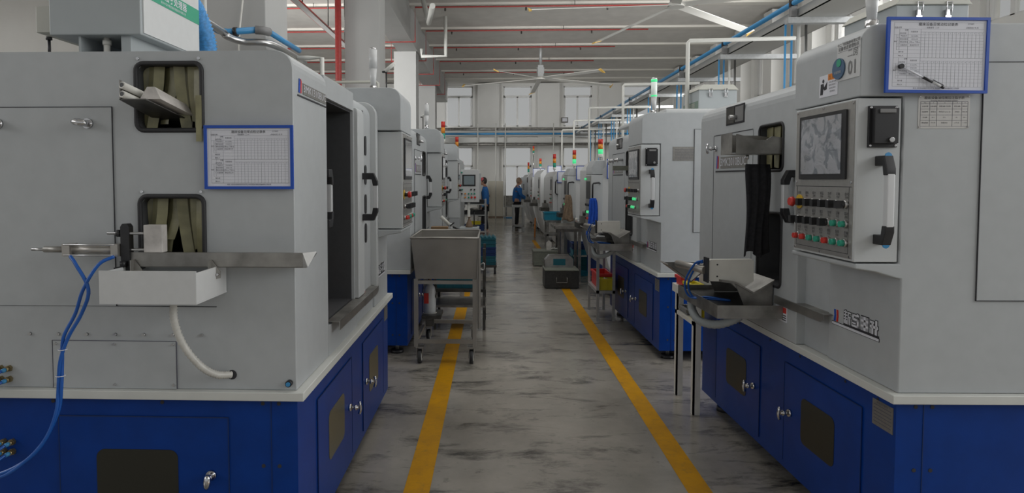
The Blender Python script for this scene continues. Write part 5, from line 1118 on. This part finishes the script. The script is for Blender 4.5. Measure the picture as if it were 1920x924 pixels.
# sprinkler pipes under the beams: red, with dips around the girder
for i, y in enumerate(bys[7:12]):
    y2 = y-.22; zz = 5.93; P = [(-9.9, y2, zz), (-2.95, y2, zz), (-2.95, y2, 5.08), (-1.95, y2, 5.08), (-1.95, y2, zz), ((5.0, 4.4, 3.9, 3.6, 3.2)[i], y2, zz)]
    sp = tag(MB().tube(P, .020, 'red_pipe', n=7).build('sprinkler_pipe'), 'thin red sprinkler pipe below the %s ceiling beam in view' % ('nearest', 'second nearest', 'middle', 'second farthest', 'farthest')[i], 'pipe', 'red sprinkler pipes below the beams')
    for x in (-1.2, .8, 2.8): MB().cyl((x, y2, zz-.10), (x, y2, zz-.029), .022, m='steel_dark', n=8).build('sprinkler_head', sp)
    for x in (-7, -4.5, 2.0): MB().cyl((x, y2, zz+.028), (x, y2, 6.06), .008, m='steel_dark', n=6).build('hanger', sp)
tag(MB().tube([(-1.7, 15.2, 6.0), (-1.55, 15.2, 5.4), (-1.25, 13.0, 5.2)], .06, 'white_pipe', n=10).build('drain_pipe'), 'white wrapped drain pipe coming down from the ceiling near the second column', 'pipe')
tag(MB().tube([(-1.95, 17.2, 5.2), (-1.95, 17.2, 5.0), (-1.3, 17.2, 5.0), (-1.3, 17.2, 6.06)], .05, 'white_pipe', n=8).build('drain_pipe'), 'white bent drain pipe beside the ceiling girder', 'pipe')
def hvls(label, c, r, a0, ztop):
    t = thing('ceiling_fan', label, 'ceiling fan', c, 0, 'large ceiling fans')
    MB().cyl((0, 0, -.04), (0, 0, .05), .16, .13, m='fan_white', n=20).build('hub', t)
    MB().box(-.09, .09, -.09, .09, .05, .42, 'galv').cyl((0, 0, .40), (0, 0, ztop-c[2]-.001), .05, m='galv').box(-.12, .12, -.03, .03, .15, .36, 'galv').build('motor', t)
    for k in range(5):
        a = a0 + 2*pi*k/5; ca, sa = cos(a), sin(a); m = MB(); wd = .085
        def q(rad, s_, z): return (ca*rad - sa*s_, sa*rad + ca*s_, z)
        dr = -.10
        m.add([q(.12, -wd, .03), q(.12, wd, -.01), q(r, wd, dr-.02), q(r, -wd, dr+.02), q(.12, -wd, .015), q(.12, wd, -.025), q(r, wd, dr-.035), q(r, -wd, dr+.005)], [(0, 1, 2, 3), (7, 6, 5, 4), (0, 4, 5, 1), (1, 5, 6, 2), (2, 6, 7, 3), (3, 7, 4, 0)], 'fan_white')
        b = m.build('blade', t); m = MB()
        m.add([q(r, -wd, dr+.03), q(r, wd, dr-.03), q(r+.06, wd*1.6, dr-.05), q(r+.06, -wd*.6, dr+.05), q(r, -wd, dr+.0), q(r, wd, dr-.06), q(r+.06, wd*1.6, dr-.08), q(r+.06, -wd*.6, dr+.02)], [(0, 1, 2, 3), (7, 6, 5, 4), (0, 4, 5, 1), (1, 5, 6, 2), (2, 6, 7, 3), (3, 7, 4, 0)], 'fan_tip').build('blade_tip', b)
    return t
hvls('white five bladed ceiling fan nearest the camera, with yellow blade tips', (3.45, 12.2, 4.95), 2.75, R(184), 6.25)
hvls('white five bladed ceiling fan farther away with tan blade tips', (1.53, 20.75, 4.95), 2.6, R(20), 6.25)
tag(MB().box(3.05, 3.35, 28.5, 28.66, 4.22, 4.45, 'steel_dark').box(3.09, 3.31, 28.49, 28.5, 4.26, 4.41, 'paper').build('wall_lamp'), 'small dark framed floodlight on the far wall between windows', 'lamp')
# mirror like arm beside lamps (L1, L2)
for lb, c in (('small pale swivel arm beside the lamp on the nearest left machine', (-.78, 4.6, 2.44)), ('small pale swivel arm beside the lamp on the second left machine', (-.86, 7.7, 2.42))):
    t = thing('swivel_arm', lb, 'arm', c); MB().cyl((0, 0, -.20), (0, 0, .0), .006, m='black', n=6).build('rod', t); MB().cyl((-.01, 0, 0), (.06, 0, .055), .014, m='white_pipe').box(-.03, 0, -.01, .01, -.012, .0, 'black').build('head', t)
# ------------------------------------------------------------------ people
def skin(name, pts, edges, rad, m_, parent, sub=2):
    me = bpy.data.meshes.new(name); me.from_pydata([tuple(p) for p in pts], edges, []); me.materials.append(M[m_])
    o = bpy.data.objects.new(name, me); COL.objects.link(o); o.parent = parent
    md = o.modifiers.new('skin', 'SKIN'); md.use_smooth_shade = True
    for i, r_ in enumerate(rad):
        r2 = r_ if isinstance(r_, tuple) else (r_, r_); me.skin_vertices[0].data[i].radius = r2
    me.skin_vertices[0].data[0].use_root = True
    sb_ = o.modifiers.new('sub', 'SUBSURF'); sb_.levels = sub; sb_.render_levels = sub
    return o
def person(label, loc, rz, armL, armR, head_tilt=0, cap=None, hair_col='hair', glove=None, apron=False, shoe='black', step=.10, lean=0):
    """figure faces +x in its own frame; armL/armR: elbow and wrist positions"""
    t = thing('person', label, 'person', loc, rz, 'workers in blue jackets')
    L_ = lean
    P = [(0, 0, .90), (L_*.3, 0, 1.08), (L_*.7, 0, 1.25), (L_, 0, 1.38), (L_+.01, 0, 1.46), (L_+.03+head_tilt*.3, 0, 1.55)]
    rad = [(.12, .15), (.10, .135), (.11, .155), (.09, .14), (.05, .05), (.055, .055)]
    E_ = [(0, 1), (1, 2), (2, 3), (3, 4), (4, 5)]
    for s_, arm in ((1, armL), (-1, armR)):
        b = len(P); P += [(L_, s_*.175, 1.38), arm[0], arm[1], (V(arm[1]) + (V(arm[1])-V(arm[0])).normalized()*.05)]
        rad += [.052, .040, .026, .024]; E_ += [(3, b), (b, b+1), (b+1, b+2), (b+2, b+3)]
        d_ = (V(arm[1])-V(arm[0])).normalized(); sd = V((0, 1, 0)) if abs(d_.y) < .8 else V((1, 0, 0)); fw = d_.cross(sd)
        base = V(arm[1]) + d_*.05
        for k, ln in enumerate((.065, .075, .070, .055)):
            b2 = len(P); o_ = sd*(.027-.018*k)
            P += [base+d_*.04+o_, base+d_*(.04+ln*.55)+o_+fw*.01, base+d_*(.04+ln)+o_+fw*.03]; rad += [.010, .009, .007]; E_ += [(b+3, b2), (b2, b2+1), (b2+1, b2+2)]
        b2 = len(P); P += [base+sd*.03*s_+fw*.01, base+d_*.045+sd*.045*s_+fw*.02]; rad += [.011, .009]; E_ += [(b+3, b2), (b2, b2+1)]
    for s_ in (1, -1):
        b = len(P); dx = step*s_; P += [(0, s_*.09, .86), (dx*.5+.03, s_*.09, .48), (dx, s_*.09, .09), (dx+.11, s_*.095, .035)]; rad += [.085, .058, .038, .030]; E_ += [(0, b), (b, b+1), (b+1, b+2), (b+2, b+3)]
    body = skin('body', P, E_, rad, 'skin', t)
    # head with a face
    hx = L_+.04+head_tilt*.35; hz = 1.60-abs(head_tilt)*.05
    h = MB(); h.sphere((hx, 0, hz), .10, 'skin', 20, (.92, .76, 1.18)); h.sphere((hx+.015, 0, hz-.065), .065, 'skin', 14, (1, .8, .8))
    h.prism([(hx+.085, hz+.01), (hx+.112, hz-.03), (hx+.085, hz-.035)], 'y', -.012, .012, 'skin')
    for s_ in (1, -1): h.sphere((hx-.005, s_*.078, hz-.01), .024, 'skin', 8, (.8, .4, 1.2)); h.sphere((hx+.082, s_*.03, hz+.012), .010, 'hair', 8)
    h.box(hx+.078, hx+.088, -.02, .02, hz-.062, hz-.055, 'cap_red'); h.build('head', t)
    MB().sphere((hx-.018, 0, hz+.022), .107, hair_col, 18, (.93, .83, 1.1)).build('hair', t)
    if cap: MB().sphere((hx+.01, 0, hz+.055), .098, cap, 16, (1.0, .86, .78)).prism([(hx+.06, hz+.05), (hx+.15, hz+.03), (hx+.15, hz+.037), (hx+.06, hz+.065)], 'y', -.06, .06, cap).build('cap', t)
    # jacket over trunk and arms
    J = [(0, 0, .84), (L_*.2, 0, 1.0), (L_*.7, 0, 1.22), (L_, 0, 1.37), (L_+.01, 0, 1.45)]; jr = [(.135, .175), (.135, .170), (.135, .185), (.105, .165), (.062, .066)]; JE = [(0, 1), (1, 2), (2, 3), (3, 4)]
    for s_, arm in ((1, armL), (-1, armR)):
        b = len(J); J += [(L_, s_*.185, 1.375), arm[0], tuple(V(arm[0])*.12 + V(arm[1])*.88)]; jr += [.078, .062, .048]; JE += [(3, b), (b, b+1), (b+1, b+2)]
    skin('jacket', J, JE, jr, 'jacket', t)
    T = [(0, 0, .90)]; tr_r = [(.13, .165)]; TE = []
    for s_ in (1, -1):
        b = len(T); dx = step*s_; T += [(0, s_*.092, .80), (dx*.5+.03, s_*.09, .47), (dx, s_*.09, .10)]; tr_r += [.10, .075, .058]; TE += [(0, b), (b, b+1), (b+1, b+2)]
    skin('trousers', T, TE, tr_r, 'trousers', t)
    for s_ in (1, -1):
        dx = step*s_; m = MB(); m.sphere((dx+.05, s_*.093, .045), .045, shoe, 12, (3.0, 1.05, 1.0)); m.build('shoe', t)
    if glove:
        for arm in (armL, armR):
            d_ = (V(arm[1])-V(arm[0])).normalized(); MB().tube([V(arm[1])-d_*.03, V(arm[1])+d_*.03, V(arm[1])+d_*.085], .035, glove, n=10, rf=lambda i: (.034, .038, .036)[i]).build('glove_cuff', t)
    if apron:
        m = MB(); n = 8; vs = []
        for side in (0, 1):
            for j, z in enumerate((1.30, 1.05, .90, .72, .52)):
                for i in range(n+1):
                    a = R(-62 + 124*i/n)*(.6 if z > 1.2 else 1); rx = (.155, .175, .185, .20, .21)[j] + side*.006; ry = (.19, .20, .205, .205, .21)[j]+side*.006
                    vs.append((rx*cos(a)+L_*(.6 if z > 1 else 0), ry*sin(a), z))
        N = 5*(n+1); fs = []
        for j in range(4):
            for i in range(n): a = j*(n+1)+i; fs += [(a, a+1, a+n+2, a+n+1), (N+a, N+a+n+1, N+a+n+2, N+a+1)]
        for i in range(n): fs += [(i, N+i, N+i+1, i+1), (4*(n+1)+i, 4*(n+1)+i+1, N+4*(n+1)+i+1, N+4*(n+1)+i)]
        for j in range(4): a = j*(n+1); fs += [(a, a+n+1, N+a+n+1, N+a), (a+n, N+a+n, N+a+n+n+1, a+n+n+1)]
        m.add(vs, fs, 'apron', True).build('apron', t)
    return t
person('worker in a blue jacket, red cap and patterned apron facing the left machines', (-.25, 19.4, 0), pi, ((-.02, .24, 1.12), (.06, .26, .90)), ((.08, -.24, 1.14), (.28, -.16, 1.06)), .05, 'cap_red', 'hair', 'blue_pipe', True, 'shoe_pink', .06)
person('worker in a blue jacket and black trousers bent over the farthest right machine', (.80, 21.75, 0), R(10), ((.06, .25, 1.13), (.28, .18, 1.02)), ((.10, -.25, 1.12), (.31, -.17, 1.03)), .06, None, 'flask', 'blue_pipe', False, 'black', .04, .04)
